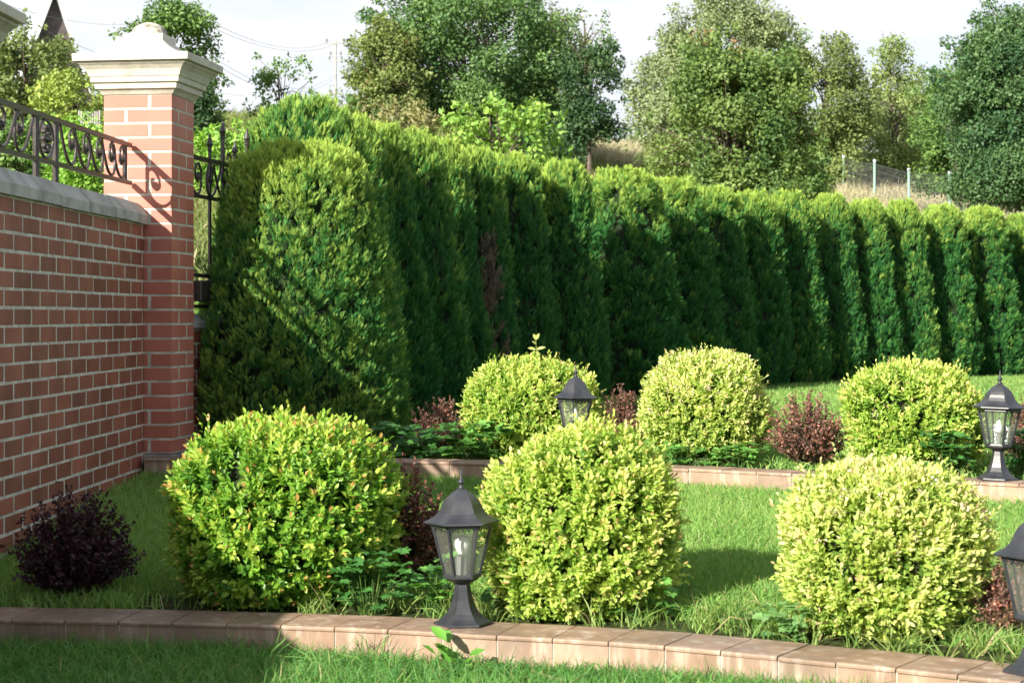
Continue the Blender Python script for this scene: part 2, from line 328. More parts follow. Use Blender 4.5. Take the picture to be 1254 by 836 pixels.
# ------------------------------------------------------------------ kerbs
def build_kerb(cx, cy, x0, x1, top, h, width, pitch, label, flip=0):
    """tiled kerb following the curve cy(cx); one thing"""
    pts = [Vector((x, float(cy(x)), 0)) for x in np.linspace(x0, x1, 600)]
    L_ = [0]
    for a, b in zip(pts, pts[1:]): L_.append(L_[-1]+(b-a).length)
    n = int(L_[-1]/pitch); q = np.arange(n+1)*pitch
    X = np.interp(q, L_, [p.x for p in pts]); Y = np.interp(q, L_, [p.y for p in pts])
    root = thing('tiled_kerb', label, 'kerb', (X[0], Y[0], top-h))
    off = -root.location
    face, topm, core = MB(), MB(), MB()
    P = [Vector((X[i], Y[i], 0)) for i in range(n+1)]
    Nn = []
    for i in range(n+1):
        t_ = (P[min(i+1, n)]-P[max(i-1, 0)]).normalized(); Nn.append(Vector((-t_.y, t_.x, 0)))
    g = .0022
    for i in range(n):
        t_ = (P[i+1]-P[i]).normalized()
        v = random.uniform(.74, 1.12); w_ = random.uniform(-.04, .04); face.cur = (v+w_, v, v-w_)
        dz = random.uniform(-.0015, .0015); dn = random.uniform(-.001, .001)
        def prism(mb, a0, a1, n0, n1, o0, o1, z0, z1):
            vs = []
            for z in (z0, z1):
                for (p, nn) in ((a0, n0), (a1, n1)):
                    for o_ in (o0, o1): vs.append(p+nn*o_+Vector((0, 0, z))+off)
            mb.add(vs, [(0, 1, 3, 2), (4, 6, 7, 5), (0, 2, 6, 4), (1, 5, 7, 3), (0, 4, 5, 1), (2, 3, 7, 6)])
        a, b = P[i]+t_*g, P[i+1]-t_*g
        prism(face, a, b, Nn[i], Nn[i+1], 0+dn, .010, top-h, top-.0145)
        v = random.uniform(.85, 1.08); topm.cur = (v, v, v)
        # top tile with bull-nosed front edge overlapping the face
        prof = [(-.006, -.013), (-.007, -.006), (-.004, -.0015), (.003, 0), (width, 0), (width, -.013)]
        vs = [p+nn*o_+Vector((0, 0, top+z+dz))+off for (p, nn) in ((a, Nn[i]), (b, Nn[i+1])) for (o_, z) in prof]
        k = len(prof)
        topm.add(vs, [tuple(range(k)), tuple(range(k, 2*k))[::-1]]+[(j, k+j, k+(j+1) % k, (j+1) % k) for j in range(k)])
        prism(core, P[i], P[i+1], Nn[i], Nn[i+1], .004, width-.004, top-h-.05, top-.0135)
    face.build('face_tiles', M['kerb'], root); topm.build('top_tiles', M['kerb'], root); core.build('mortar_core', M['mortar'], root)
build_kerb(0, kf, -2.02, 3.2, -1.0, .135, .25, .183, 'low terracotta tiled kerb curving across the bottom, nearest the viewer')
build_kerb(0, kb, -1.95, 4.4, -.75, .115, .20, .183, 'terracotta tiled kerb behind the middle lawn, under the two far lanterns')

# ------------------------------------------------------------------ brickwork
def brick_wall(mb_b, mb_m, Mx, length, z_lines, thick, pitch=.26, bl=.248, bh=.065, phase=0, tone=(.76, 1.13)):
    """bricks laid along local +x on the local y=0 face (normal -y) and back face"""
    z0, z1 = z_lines[0]-.0065, z_lines[-1]+.0065
    mb_m.box(0, length, .0016, thick-.0016, z0, z1, 0, Mx)
    for r, (a, b) in enumerate(zip(z_lines, z_lines[1:])):
        x = -pitch+phase+(pitch/2 if r % 2 else 0)
        while x < length:
            xa, xb = max(x+.0105, 0.002), min(x+pitch-.0105, length-.002)
            if xb-xa > .02:
                v = random.uniform(*tone); u = random.uniform(-.06, .06); mb_b.cur = (v+u*.4, v-u*.3, v-u*.5)
                j = lambda s_=.0007: random.uniform(-s_, s_)
                for (ya, yb) in ((0+j(), .05), (thick-.05, thick+j())):
                    mb_b.box(xa+j(), xb+j(), ya, yb, a+.0062+j(.0014), b-.0062+j(.0014), .0012, Mx)
            x += pitch
def mat_along(p0, p1, z=0):
    """local x from p0 to p1, local -y = right-hand side normal seen from p0 to p1"""
    d = Vector((p1[0]-p0[0], p1[1]-p0[1], 0)); Ln = d.length; d.normalize()
    n = Vector((-d.y, d.x, 0))
    m = Matrix(((d.x, n.x, 0, p0[0]), (d.y, n.y, 0, p0[1]), (0, 0, 1, z), (0, 0, 0, 1))); return m, Ln
# garden wall: face line X=-1.967 at z=10.43 ; slope .034
def wallX(y): return -1.970-.034*(10.43-y)
lines = [1.117-.077*k for k in range(9, 30)]       # mortar centres
wl = sorted([z for z in lines if -.99 < z < .43]+[.493])
COURSE_BOTTOM = wl[0]
def wall_section(y0, y1, ztop, name, label, lines_, plinth_bottom, offx=0, tone=(.76, 1.13)):
    """wall from near end y0 to far end y1"""
    p0 = (wallX(y0)+offx, y0); p1 = (wallX(y1)+offx, y1)
    Mx, Ln = mat_along(p0, p1)
    root = thing(name, label, 'wall', (p0[0], p0[1], plinth_bottom))
    Mi = Matrix.Translation(-root.location) @ Mx
    b, m_ = MB(), MB(); brick_wall(b, m_, Mi, Ln, lines_, .25, phase=.06, tone=tone)
    b.build('bricks', M['brick'], root); m_.build('mortar', M['mortar'], root)
    pl = MB(); pl.box(0, Ln, -.012, .262, plinth_bottom-.2, lines_[0]-.0065, .004, Mi); pl.build('plinth', M['plinth'], root)
    cp = MB(); x = 0; zt = ztop
    k = 0
    while x < Ln-.02:
        xe = min(x+.50, Ln)
        prof = [(-.022, 0), (-.022, .048), (.036, .116), (.125, .121), (.214, .116), (.272, .048), (.272, 0)]
        dz = random.uniform(-.002, .002); dy = random.uniform(-.002, .002)
        v = random.uniform(.9, 1.05); cp.cur = (v, v, v)
        vs = [Mi @ Vector((xx, y_+dy, zt+z_+dz)) for xx in (x+.003, xe-.003) for y_, z_ in prof]; n = len(prof)
        cp.add(vs, [tuple(range(n)), tuple(range(n, 2*n))[::-1]]+[(j, n+j, n+(j+1) % n, (j+1) % n) for j in range(n)])
        x = xe; k += 1
    cp.build('coping', M['concrete'], root)
    return root
wall_section(7.08, 10.31, wl[-1]+.003, 'brick_wall', 'red brick garden wall with grey concrete coping, running up to the pillar at left', wl, -1.03)
wl2 = sorted([z for z in [l-.0 for l in lines] if -1.1 < z < .06]+[.10])
wall_section(1.2, 6.68, .103, 'brick_wall', 'nearer stretch of the red brick wall, beyond the left edge of the view', wl2, -1.15)

# pillars --------------------------------------------------------
def pillar(cx, cy, rz, dz, label, zbot, nlines):
    root = thing('brick_pillar', label, 'pillar', (cx, cy, zbot-.24), rz)
    b, m_ = MB(), MB(); H = -(zbot-.24)
    hw = .19
    zs = sorted([1.117+.077-.0-.077*k+dz for k in range(nlines+1)])
    m_.box(-hw+.0016, hw-.0016, -hw+.0016, hw-.0016, zs[0]+H, zs[-1]+H-.004)
    for r, (a, bb) in enumerate(zip(zs[::-1][1:], zs[::-1])):
        for side in range(4):
            Rm = Matrix.Rotation(side*math.pi/2, 4, 'Z'); v = random.uniform(.93, 1.06); b.cur = (v, v*random.uniform(.97, 1.03), v)
            xa, xb = (-hw, .0565) if r % 2 == 0 else (-.0565, hw)
            jj = [random.uniform(-.0006, .0006) for _ in range(4)]
            b.box(xa+jj[0], xb+jj[1], -hw+jj[2], -hw+.115, a+H+.0060+jj[3], bb+H-.0060+jj[3], .0012, Rm)
    b.build('bricks', M['pbrick'], root); m_.build('mortar', M['mortar'], root)
    pl = MB(); pl.box(-hw-.02, hw+.02, -hw-.02, hw+.02, 0-.1, zs[0]+H-.004, .01); pl.build('plinth', M['plinth'], root)
    c = MB(); z0 = zs[-1]+H; h0 = 1.19
    prof = [(.188, 1.186), (.196, 1.190), (.206, 1.205), (.218, 1.218), (.226, 1.219), (.229, 1.246), (.238, 1.250), (.244, 1.253), (.246, 1.279),
            (.252, 1.284), (.256, 1.296), (.266, 1.318), (.284, 1.338), (.296, 1.347), (.297, 1.356)]
    c.rev([(r_, z-h0+z0) for r_, z in prof], 4, R(45)); c.build('cornice', M['plaster'], root)
    s_ = MB(); s_.rev([(r_, z-h0+z0) for r_, z in [(.308, 1.3575), (.318, 1.360), (.320, 1.395), (.316, 1.399), (.285, 1.401), (.27, 1.404), (.235, 1.412), (.20, 1.428), (.165, 1.448), (.14, 1.468), (.122, 1.484), (.120, 1.486)]], 4, R(45))
    s_.build('cap_slab', M['plaster'], root)
    s_ = MB(); s_.rev([(.112, 1.4865-h0+z0), (.112, 1.525-h0+z0), (.109, 1.529-h0+z0)], 4, R(45)); bl = s_.build('cap_block', M['plaster'], root)
    d = MB(); d.rev([(.101*math.cos(q), 1.526-h0+z0+.078*math.sin(q)) for q in np.linspace(0, math.pi/2-.05, 10)], 28); d.build('dome', M['dome'], bl, smooth=True)
    return root
ROT = R(-8.5)
pc = Vector((-1.823, 10.28, 0))+Vector((math.cos(ROT), math.sin(ROT), 0))*(-.19)+Vector((-math.sin(ROT), math.cos(ROT), 0))*.19
pillar(pc.x, pc.y, ROT, 0, 'tall brick pillar with cream cap and dome beside the iron gate', 1.117+.077-.077*25, 25)
pillar(-2.15, 6.88, R(-2), -.27, 'nearer brick pillar, only the cream corner of its cap showing at top left', 1.117+.077-.077*24-.27, 24)

# ------------------------------------------------------------------ ironwork
def scroll_pts(u0, wd, H, z0, mir=1):
    """strand from top rail down, round the bottom and up into a curl. u along, returns list (u, z)"""
    pts = [(-.95*wd, H), (-.90*wd, .86*H), (-.72*wd, .52*H), (-.50*wd, .20*H), (-.30*wd, .06*H), (-.10*wd, .03*H), (.06*wd, .10*H), (.16*wd, .32*H), (.17*wd, .60*H), (.10*wd, .82*H), (-.03*wd, .93*H), (-.18*wd, .90*H),
           (-.27*wd, .76*H), (-.26*wd, .56*H), (-.15*wd, .42*H), (-.02*wd, .46*H), (.01*wd, .58*H), (-.06*wd, .66*H)]
    P = [Vector((p[0], p[1], 0)) for p in pts]; outp = []
    for i in range(len(P)-1):
        p0, p1, p2, p3 = P[max(i-1, 0)], P[i], P[i+1], P[min(i+2, len(P)-1)]
        for t_ in (0, .33, .66):
            outp.append(.5*((2*p1)+(-p0+p2)*t_+(2*p0-5*p1+4*p2-p3)*t_*t_+(-p0+3*p1-3*p2+p3)*t_**3))
    outp.append(P[-1])
    return [(u0+mir*p.x, z0+p.y) for p in outp], (u0+mir*(-.12*wd), z0+.53*H)
def railing():
    y1 = 10.27; xo = -.073
    def at(y, z): return Vector((wallX(y)+xo, y, z))-root.location
    root = thing('iron_railing', 'wrought iron scroll railing mounted on top of the brick wall', 'railing', (wallX(8.6)+xo, 8.6, .62))
    def up(y): return .893+.010*(y-7.7)
    def lo(y): return .692+.010*(y-7.7)
    y0 = 7.12
    a = MB(); a.tube([at(y0, up(y0)), at(y1+.02, up(y1))], [.0165]*2, 4); a.build('top_rail', M['iron'], root)
    a = MB(); a.tube([at(y0, lo(y0)), at(y1+.02, lo(y1))], [.0155]*2, 4); a.build('bottom_rail', M['iron'], root)
    for y in (8.50, 8.82): a = MB(); a.tube([at(y, .60), at(y, up(y)-.01)], .0145, 4); a.build('post', M['iron'], root)
    a = MB(); a.tube([at(y1-.10, lo(y1)), at(y1-.10, up(y1))], .013, 4); a.build('post', M['iron'], root)
    def put(u, mir, wd=.27):
        z0 = lo(u)+.012; H = up(u)-lo(u)-.022
        pts, ball = scroll_pts(u, wd, H, z0, mir)
        s_ = MB(); s_.tube([at(q[0], q[1]) for q in pts], .0078, 6); so = s_.build('scroll', M['iron'], root, smooth=True)
        b = MB(); c = at(*ball); b.rev([(.017*math.sin(q)+.0005, -.017*math.cos(q)) for q in np.linspace(.05, math.pi-.05, 7)], 8, 0, c); b.build('ball', M['iron'], so, smooth=True)
    for u in (9.13, 9.39, 9.65, 9.91, 10.13): put(u, 1, .25)
    for u in (8.22, 7.96, 7.70, 7.44, 7.18): put(u, -1, .25)
    # oval medallion between the two posts
    mdl = MB(); zc = (up(8.66)+lo(8.66))/2
    mdl.tube([at(8.66+.115*math.cos(q), zc+.085*math.sin(q)) for q in np.linspace(0, 2*math.pi, 25)], .008, 6, cap=False)
    md = mdl.build('oval', M['iron'], root, smooth=True)
    r_ = MB()
    for k in range(10):
        q = k*2*math.pi/10; rr = .035
        c = at(8.66+.06*math.cos(q)*.8, zc+.055*math.sin(q)); r_.rev([(.014*math.sin(p)+.0005, -.014*math.cos(p)) for p in np.linspace(.05, math.pi-.05, 6)], 6, 0, c)
    r_.rev([(.022*math.sin(p)+.0005, -.022*math.cos(p)) for p in np.linspace(.05, math.pi-.05, 6)], 8, 0, at(8.66, zc)); r_.build('rosette', M['iron'], md)
railing()
def gate():
    d = Vector((.18, 1, 0)).normalized(); o0 = Vector((-1.80, 10.70, 0))
    root = thing('iron_gate_fence', 'black iron fence panel with spear tips beside the pillar, half hidden by the thuja', 'fence', tuple(o0+Vector((0, 0, -.02))))
    off = root.location.copy()
    def at(s_, z): return o0+d*s_+Vector((0, 0, z))-off
    Ln = 1.35
    for z, r_ in ((.897, .018), (.682, .015), (.235, .016), (.060, .013)):
        a = MB(); a.tube([at(0, z), at(Ln, z)], r_, 4); a.build('rail', M['iron'], root)
    k = 0; s_ = .345
    while s_ < Ln:
        tall = k % 2 == 1
        tip = 1.15 if tall else 1.055; r_ = .0125 if tall else .010
        a = MB(); a.tube([at(s_, .0), at(s_, tip-.10)], r_, 4); bo = a.build('bar', M['iron'], root)
        sp = MB(); c = at(s_, tip-.105); sp.rev([(r_*1.0, 0), (r_*1.35, .006), (r_*1.0, .014), (r_*1.35, .020), (r_*.9, .026), (.016, .034), (.019, .042), (.006, .085), (.005, .098), (.001, .105)], 8, 0, c); sp.build('spear_tip', M['iron'], bo)
        k += 1; s_ += .228
    for u in (.16, .33, .62, .85, 1.08):
        pts, ball = scroll_pts(u, .22, .19, .69, 1 if u != .33 else -1)
        a = MB(); a.tube([at(*q) for q in pts], .0072, 6); so = a.build('scroll', M['iron'], root, smooth=True)
        b = MB(); b.rev([(.016*math.sin(q)+.0005, -.016*math.cos(q)) for q in np.linspace(.05, math.pi-.05, 7)], 8, 0, at(*ball)); b.build('ball', M['iron'], so, smooth=True)
    Mx, Ln2 = mat_along(o0+d*.06, o0+d*.46)
    a = MB(); a.box(0, Ln2, -.05, .05, .088, .205, .006, Matrix.Translation(-off) @ Mx); a.build('letter_box', M['iron'], root)
    # low wall with coping carrying it
    p0 = o0-d*.0+Vector((-.06, 0, 0)); p1 = o0+d*1.35+Vector((-.06, 0, 0))
    r2 = thing('low_wall', 'low dark brick wall with grey coping under the iron fence panel behind the pillar', 'wall', (p0.x, p0.y, -1.0))
    Mx, Ln3 = mat_along(p0, p1); Mi = Matrix.Translation(-r2.location) @ Mx @ Matrix.Translation((0, -.06, 0))
    b, m_ = MB(), MB(); brick_wall(b, m_, Mi, Ln3, [-.071-.077*k for k in range(12)][::-1], .25); b.build('bricks', M['brick'], r2); m_.build('mortar', M['mortar'], r2)
    cp = MB(); prof = [(-.022, -.062), (-.022, -.03), (.05, .018), (.2, .018), (.272, -.03), (.272, -.062)]; n = len(prof)
    for i in range(3):
        vs = [Mi @ Vector((xx, y_, z_)) for xx in (i*.46+.002, i*.46+.458) for y_, z_ in prof]
        cp.add(vs, [tuple(range(n)), tuple(range(n, 2*n))[::-1]]+[(j, n+j, n+(j+1) % n, (j+1) % n) for j in range(n)])
    cp.build('coping', M['concrete'], r2)
gate()

# ------------------------------------------------------------------ lanterns
def lantern(x, y, z, rz, label, bulb='globe', first=None):
    root = thing('garden_lantern', label, 'lantern', (x, y, z), rz, 'pedestal lanterns standing on the kerbs')
    root.rotation_euler = (R(random.uniform(-1, 1)), R(random.uniform(-1.1, 1.1)), rz)
    if first is not None:
        for ch in first.children:
            if ch.name.startswith('bulb'): continue
            copy_tree(ch, root)
    else:
        p = MB(); prof = [(.082, 0), (.084, .003), (.083, .009), (.073, .013), (.060, .022), (.046, .038), (.036, .058), (.029, .082), (.024, .108), (.021, .130), (.026, .134)]
        p.rev(prof, 6); p.build('pedestal', M['lampblack'], root)
        p = MB(); p.rev([(.024, .1345), (.030, .137), (.044, .146), (.050, .152), (.054, .153), (.054, .159), (.050, .160)], 6)
        p.build('bowl', M['lampblack'], root)
        fr = MB(); rb, rt, zb, zt = .0485/math.cos(R(30)), .083/math.cos(R(30)), .158, .327
        for k in range(6):
            q = k*math.pi/3
            fr.tube([(rb*math.cos(q), rb*math.sin(q), zb), (rt*math.cos(q), rt*math.sin(q), zt)], .0052, 4)
        for rr, z_, tr_ in ((rb, zb+.003, .0055), (rt, zt-.004, .0075)):
            for k in range(6):
                q, q2 = k*math.pi/3, (k+1)*math.pi/3
                fr.tube([(rr*math.cos(q), rr*math.sin(q), z_), (rr*math.cos(q2), rr*math.sin(q2), z_)], tr_, 4)
        # scalloped trim under the eaves and along the sill
        for k in range(6):
            q, q2 = k*math.pi/3, (k+1)*math.pi/3
            a = Vector((rt*math.cos(q), rt*math.sin(q), zt-.010))*.995; b = Vector((rt*math.cos(q2), rt*math.sin(q2), zt-.010))*.995
            inn = (a+b).normalized(); inn.z = 0
            for j in range(5):
                c0, c1 = a.lerp(b, (j+.12)/5), a.lerp(b, (j+.88)/5); cm = a.lerp(b, (j+.5)/5)-Vector((0, 0, .010))-inn*.003
                for s_ in (0, -.002): pass
                vs = [c0, c1, cm, c0-inn*.002, c1-inn*.002, cm-inn*.002]
                fr.add(vs, [(0, 2, 1), (3, 4, 5), (0, 1, 4, 3), (1, 2, 5, 4), (2, 0, 3, 5)])
        fr.build('frame', M['lampblack'], root)
        for k in range(6):
            q, q2 = k*math.pi/3, (k+1)*math.pi/3; g = MB(); s_ = .965
            c = [Vector((rb*math.cos(q), rb*math.sin(q), zb)), Vector((rb*math.cos(q2), rb*math.sin(q2), zb)), Vector((rt*math.cos(q2), rt*math.sin(q2), zt)), Vector((rt*math.cos(q), rt*math.sin(q), zt))]
            c = [Vector((v.x*s_, v.y*s_, v.z)) for v in c]
            g.add(c, [(0, 1, 2, 3)]); g.build('glass_pane', M['glass'], root)
        rf = MB(); prof = [(.084, .3275), (.103, .3285), (.108, .332), (.107, .336), (.092, .343), (.078, .352), (.067, .364), (.060, .378), (.055, .392), (.047, .406), (.036, .419), (.024, .430), (.014, .437), (.010, .441)]
        rf.rev(prof, 6); ro = rf.build('roof', M['lampblack'], root)
        fi = MB(); fi.rev([(.011, .4405), (.0125, .445), (.008, .449), (.006, .454), (.011, .458), (.0125, .463), (.011, .468), (.005, .472), (.0045, .478), (.0035, .492), (.001, .507)], 10); fi.build('finial', M['lampblack'], ro, smooth=True)
    bz = .262
    if bulb == 'globe':
        b = MB(); b.rev([(.015, -.004), (.0165, .002), (.021, .012), (.0245, .024), (.0245, .034), (.022, .044), (.017, .052), (.009, .057), (.001, .058)], 18, 0, (0, 0, bz-.03)); bo = b.build('bulb', M['bulb'], root, smooth=True)
        s_ = MB(); s_.rev([(.020, .162), (.020, .222)], 14); s_.build('socket', M['socket'], bo)
    else:
        b = MB(); b.rev([(.010, 0), (.014, .006), (.0165, .016), (.0165, .028), (.012, .045), (.006, .060), (.001, .072)], 16, 0, (0, 0, bz-.045)); bo = b.build('bulb', M['bulb'], root, smooth=True)
        s_ = MB(); s_.rev([(.012, .165), (.012, .214), (.017, .214), (.017, .218)], 14); s_.build('socket', M['socket'], bo)
    return root
l1 = lantern(px(567, 6.25), 6.25, -.999, R(4), 'black hexagonal lantern with a round bulb on the front kerb, between two golden bushes', 'globe')
lantern(px(1221.5, 8.85), 8.85, -.749, R(35), 'black lantern with a candle bulb on the back kerb, right of three golden bushes', 'candle', l1)
lantern(px(703, 9.93), 9.93, -.749, R(22), 'black lantern whose lower half is hidden behind the front middle golden bush', 'candle', l1)
lantern(px(1269, 5.40), 5.40, -.999, R(2), 'nearest black lantern cut off by the right edge on the front kerb', 'globe', l1)

# ------------------------------------------------------------------ golden spirea bushes
def ellip_core(c, r, name, mat, root, seed, lo=-.8, nb=.10, sc=1.0):
    bm = bmesh.new(); bmesh.ops.create_icosphere(bm, subdivisions=4, radius=1)
    V = np.array([v.co for v in bm.verts]); nn = Noise(seed, 3.0)(V)
    V2 = V*(1+nb*nn)[:, None]*np.array(r)*sc; V2[:, 2] = np.maximum(V2[:, 2], -c[2]+.01) if False else V2[:, 2]
    F_ = np.array([[v.index for v in f.verts] for f in bm.faces]); bm.free()
    V2 += np.array(c)
    C = np.ones((len(V2), 3)); return np_mesh(name, V2, [F_], C, mat, root, smooth=True)
def bush(x, y, wx, wy, h, label, cols, seed, n=1500, leaf=.036, flowers=0, sq=2.4, tone_bias=0.0, name='golden_bush', group='clipped golden bushes in the two beds', z=None, droop=0):
    z = gz(x, y) if z is None else z
    root = thing(name, label, 'bush', (x, y, z), 0, group)
    g = np.random.default_rng(seed); ns = Noise(seed, 3.2); ns2 = Noise(seed+9, 7)
    c = np.array([0, 0, h*.47]); r = np.array([wx/2, wy/2, h*.53])
    def surf(d):
        # superellipsoid radius along direction d
        k = (np.abs(d[:, 0])**sq+np.abs(d[:, 1])**sq+np.abs(d[:, 2])**sq)**(-1/sq)
        return c+d*r*(k*(1+.10*ns(d)+.065*ns2(d)))[:, None]
    parts = []; nl = 9
    for layer, (cnt, depth, shl) in enumerate(((n, 0.0, 1.0), (n//2, .13, 1.0))):
        d = unit(cnt, -.92); d = d[(ns(d*1.9+5) < .62) | (layer == 1)]; cnt = len(d); p = surf(d)*1.0
        p = c+(p-c)*(1-depth-np.abs(g.normal(0, .035, cnt)))[:, None]
        # spikes: a few shoots stand out
        spike = g.random(cnt) < (.09 if layer == 0 else 0)
        ax = nrm(nrm(d/r)*.75+np.array([0, 0, .55])+jit(cnt, .28))
        sl = g.uniform(.04, .09, cnt)*(1+.55*spike)
        p = p-ax*(sl*(.5-.15*spike))[:, None]
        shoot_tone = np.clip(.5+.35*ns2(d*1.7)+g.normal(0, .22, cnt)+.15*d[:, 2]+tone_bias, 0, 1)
        side = nrm(np.cross(ax, unit(cnt))); side2 = np.cross(ax, side)
        for j in range(nl):
            t_ = (j+.5)/nl; ang = j*2.4+g.uniform(-.4, .4, cnt)
            rad = side*np.cos(ang)[:, None]+side2*np.sin(ang)[:, None]
            dirn = nrm(rad*(1.15-.75*t_)+ax*(.30+.75*t_)+jit(cnt, .12))
            pos = p+ax*(sl*t_)[:, None]
            up_ = nrm(ax*1.0-rad*.35+jit(cnt, .35)+np.array([-.15, -.25, .3]))
            Ls = leaf*g.uniform(.62, 1.2, cnt)*(1.12-.40*t_)*(1-.12*spike); Ws = Ls*g.uniform(.48, .62, cnt)
            V, Fc = scatter(LEAF6, LEAF6F, pos, dirn, up_, Ls, Ws)
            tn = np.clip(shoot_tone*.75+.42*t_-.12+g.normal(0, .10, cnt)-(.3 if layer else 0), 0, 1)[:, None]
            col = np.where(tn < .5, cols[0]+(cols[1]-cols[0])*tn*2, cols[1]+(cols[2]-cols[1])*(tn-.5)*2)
            if j >= nl-2:      # reddish or orange young tips on some shoots
                red = (g.random(cnt) < .13)[:, None]; col = np.where(red, cols[3], col)
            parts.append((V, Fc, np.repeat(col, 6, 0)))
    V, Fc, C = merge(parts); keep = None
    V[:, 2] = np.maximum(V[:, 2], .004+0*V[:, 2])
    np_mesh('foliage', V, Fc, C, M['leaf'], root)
    if flowers:
        d = nrm(unit(flowers, -.3)+np.array([0, -.3, .35])); p = surf(d); ps = []
        P = np.repeat(p, 14, 0)+jit(flowers*14, .009)
        dd = nrm(np.repeat(d, 14, 0)+jit(len(P), .8)); V, Fc = scatter(LEAF4, LEAF4F, P+np.repeat(nrm(d), 14, 0)*.012, dd, unit(len(P)), g.uniform(.006, .012, len(P)), g.uniform(.006, .011, len(P)))
        fo = np_mesh('blossom', V, Fc, np.repeat(np.array([[.78, .62, .52]])*g.uniform(.85, 1.1, (len(P), 1)), 4, 0), M['leaf'], root); fo['kind'] = 'stuff'
    st = MB()
    for k in range(34):
        q = k*2.399; rr = .05+.04*random.random(); d = Vector((math.cos(q)*random.uniform(.3, 1)*wx*.42, math.sin(q)*random.uniform(.3, 1)*wy*.42, h*random.uniform(.55, .82)))
        b0 = Vector((math.cos(q)*rr, math.sin(q)*rr, -.02)); st.tube([b0, b0.lerp(d, .5)+Vector((random.uniform(-.02, .02), random.uniform(-.02, .02), -.02)), d], [.005, .0035, .002], 5)
    st.build('stems', M['twig'], root)
    ellip_core((0, 0, h*.47), (wx/2*.78, wy/2*.78, h*.44), 'shade_core', M['core'], root, seed)
    return root
G1 = [np.array(c) for c in ((.060, .19, .022), (.21, .41, .045), (.50, .60, .11), (.52, .32, .10))]
G2 = [np.array(c) for c in ((.11, .25, .03), (.36, .52, .085), (.65, .71, .22), (.62, .46, .20))]
G3 = [np.array(c) for c in ((.14, .27, .04), (.44, .56, .12), (.74, .75, .33), (.72, .55, .32))]
def bx(x0, x1, z): return px((x0+x1)/2, z), (x1-x0)/F*z
X, W = bx(203, 484, 6.85); bush(X, 6.85, W-.05, .80, ph(516, 6.85)+1.0, 'large golden green bush with orange tips, front bed, nearest the brick wall', G1, 11, 2200, .0355)
X, W = bx(588, 832, 6.52); bush(X, 6.52, W-.05, .62, ph(526, 6.52)+1.0, 'golden bush in the front bed just right of the front lantern', G2, 12, 2300, .0315, tone_bias=.06)
X, W = bx(956, 1204, 6.12); bush(X, 6.12, W-.05, .62, ph(572, 6.12)+1.0, 'pale yellow bush at the right end of the front bed with tiny pink blossom', G3, 13, 2400, .030, flowers=55)
X, W = bx(565, 736, 10.65); bush(X, 10.65, W-.05, .70, ph(443, 10.65)-HB, 'golden bush in the back bed, behind the half hidden lantern', G2, 14, 2000, .031)
X, W = bx(784, 944, 10.20); bush(X, 10.20, W-.05, .66, ph(435, 10.2)-HB, 'round pale bush in the back bed with whitish blossom, middle of the three there', G3, 15, 2000, .031, flowers=60)
X, W = bx(1032, 1204, 9.65); bush(X, 9.65, W-.05, .66, ph(448, 9.65)-HB, 'golden bush in the back bed just left of the right hand lantern', G2, 16, 2000, .031, flowers=8)

# ------------------------------------------------------------------ barberries
def barberry(x, y, wd, h, label, cols, seed, n=260, leaf=.016, spread=.35, z=None):
    z = gz(x, y) if z is None else z
    root = thing('barberry_shrub', label, 'shrub', (x, y, z), 0, 'small red barberry shrubs')
    g = np.random.default_rng(seed); tw = MB(); P = []; A = []; T_ = []
    for k in range(n):
        q = g.uniform(0, 6.283); rr = math.sqrt(g.random())*.5*wd; hh = h*(1-.55*(rr/(.5*wd))**2)*g.uniform(.45, 1.18); rr *= g.uniform(.75, 1.2)
        tip = Vector((rr*math.cos(q), rr*math.sin(q), hh)); b0 = Vector((math.cos(q)*.03*g.random(), math.sin(q)*.03*g.random(), -.02))
        mid = b0.lerp(tip, .55)+Vector((0, 0, .10*h))+Vector(g.normal(0, .02, 3))
        pts = []
        for i in range(9):
            t_ = i/8; pts.append((1-t_)**2*b0+2*t_*(1-t_)*mid+t_*t_*tip)
        if k < 70: tw.tube(pts[::2], [.003, .0025, .002, .0015, .001], 4)
        for i in range(2, 9):
            d = (pts[i]-pts[i-1]).normalized(); m_ = 7 if i > 3 else 3
            for _ in range(m_):
                t_ = g.random(); P.append(pts[i-1].lerp(pts[i], t_)); A.append(d); T_.append((i-1+t_)/8)
    P = np.array(P); A = np.array(A); T_ = np.array(T_); n_ = len(P)
    D = nrm(A*.5+unit(n_)*.9); Ls = leaf*g.uniform(.6, 1.2, n_)
    V, Fc = scatter(LEAF4, LEAF4F, P, D, unit(n_), Ls, Ls*.62)
    tn = np.clip(T_*1.1-.35+g.normal(0, .22, n_), 0, 1)[:, None]
    C = cols[0]+(cols[1]-cols[0])*tn; hot = (g.random(n_) < .12*T_)[:, None]; C = np.where(hot, cols[2], C)
    np_mesh('foliage', V, Fc, np.repeat(C, 4, 0), M['barberry'], root); tw.build('twigs', M['twig'], root)
    return root
BD = [np.array(c) for c in ((.020, .010, .014), (.055, .022, .035), (.09, .03, .04))]
BR = [np.array(c) for c in ((.05, .065, .022), (.20, .075, .065), (.48, .17, .12))]
BP = [np.array(c) for c in ((.055, .065, .03), (.24, .11, .095), (.50, .21, .15))]
barberry(px(92, 6.85), 6.85, .47, .37, 'dark purple barberry in the shade at the foot of the brick wall', BD, 21, 360, .017)
barberry(px(497, 7.02), 7.02, .36, .42, 'green and red barberry between the big golden bush and the front lantern', BR, 22, 300, .018)
barberry(px(1238, 5.95), 5.95, .22, .24, 'small pink barberry at the right edge between the pale bush and the nearest lantern', BP, 23, 170, .015)
barberry(px(538, 10.75), 10.75, .36, .30, 'low red barberry in front of the hedge, left of the back bed', BP, 24, 190, .017)
barberry(px(762, 10.55), 10.55, .30, .37, 'red barberry in the back bed, just right of the half hidden lantern', BP, 25, 180, .017)
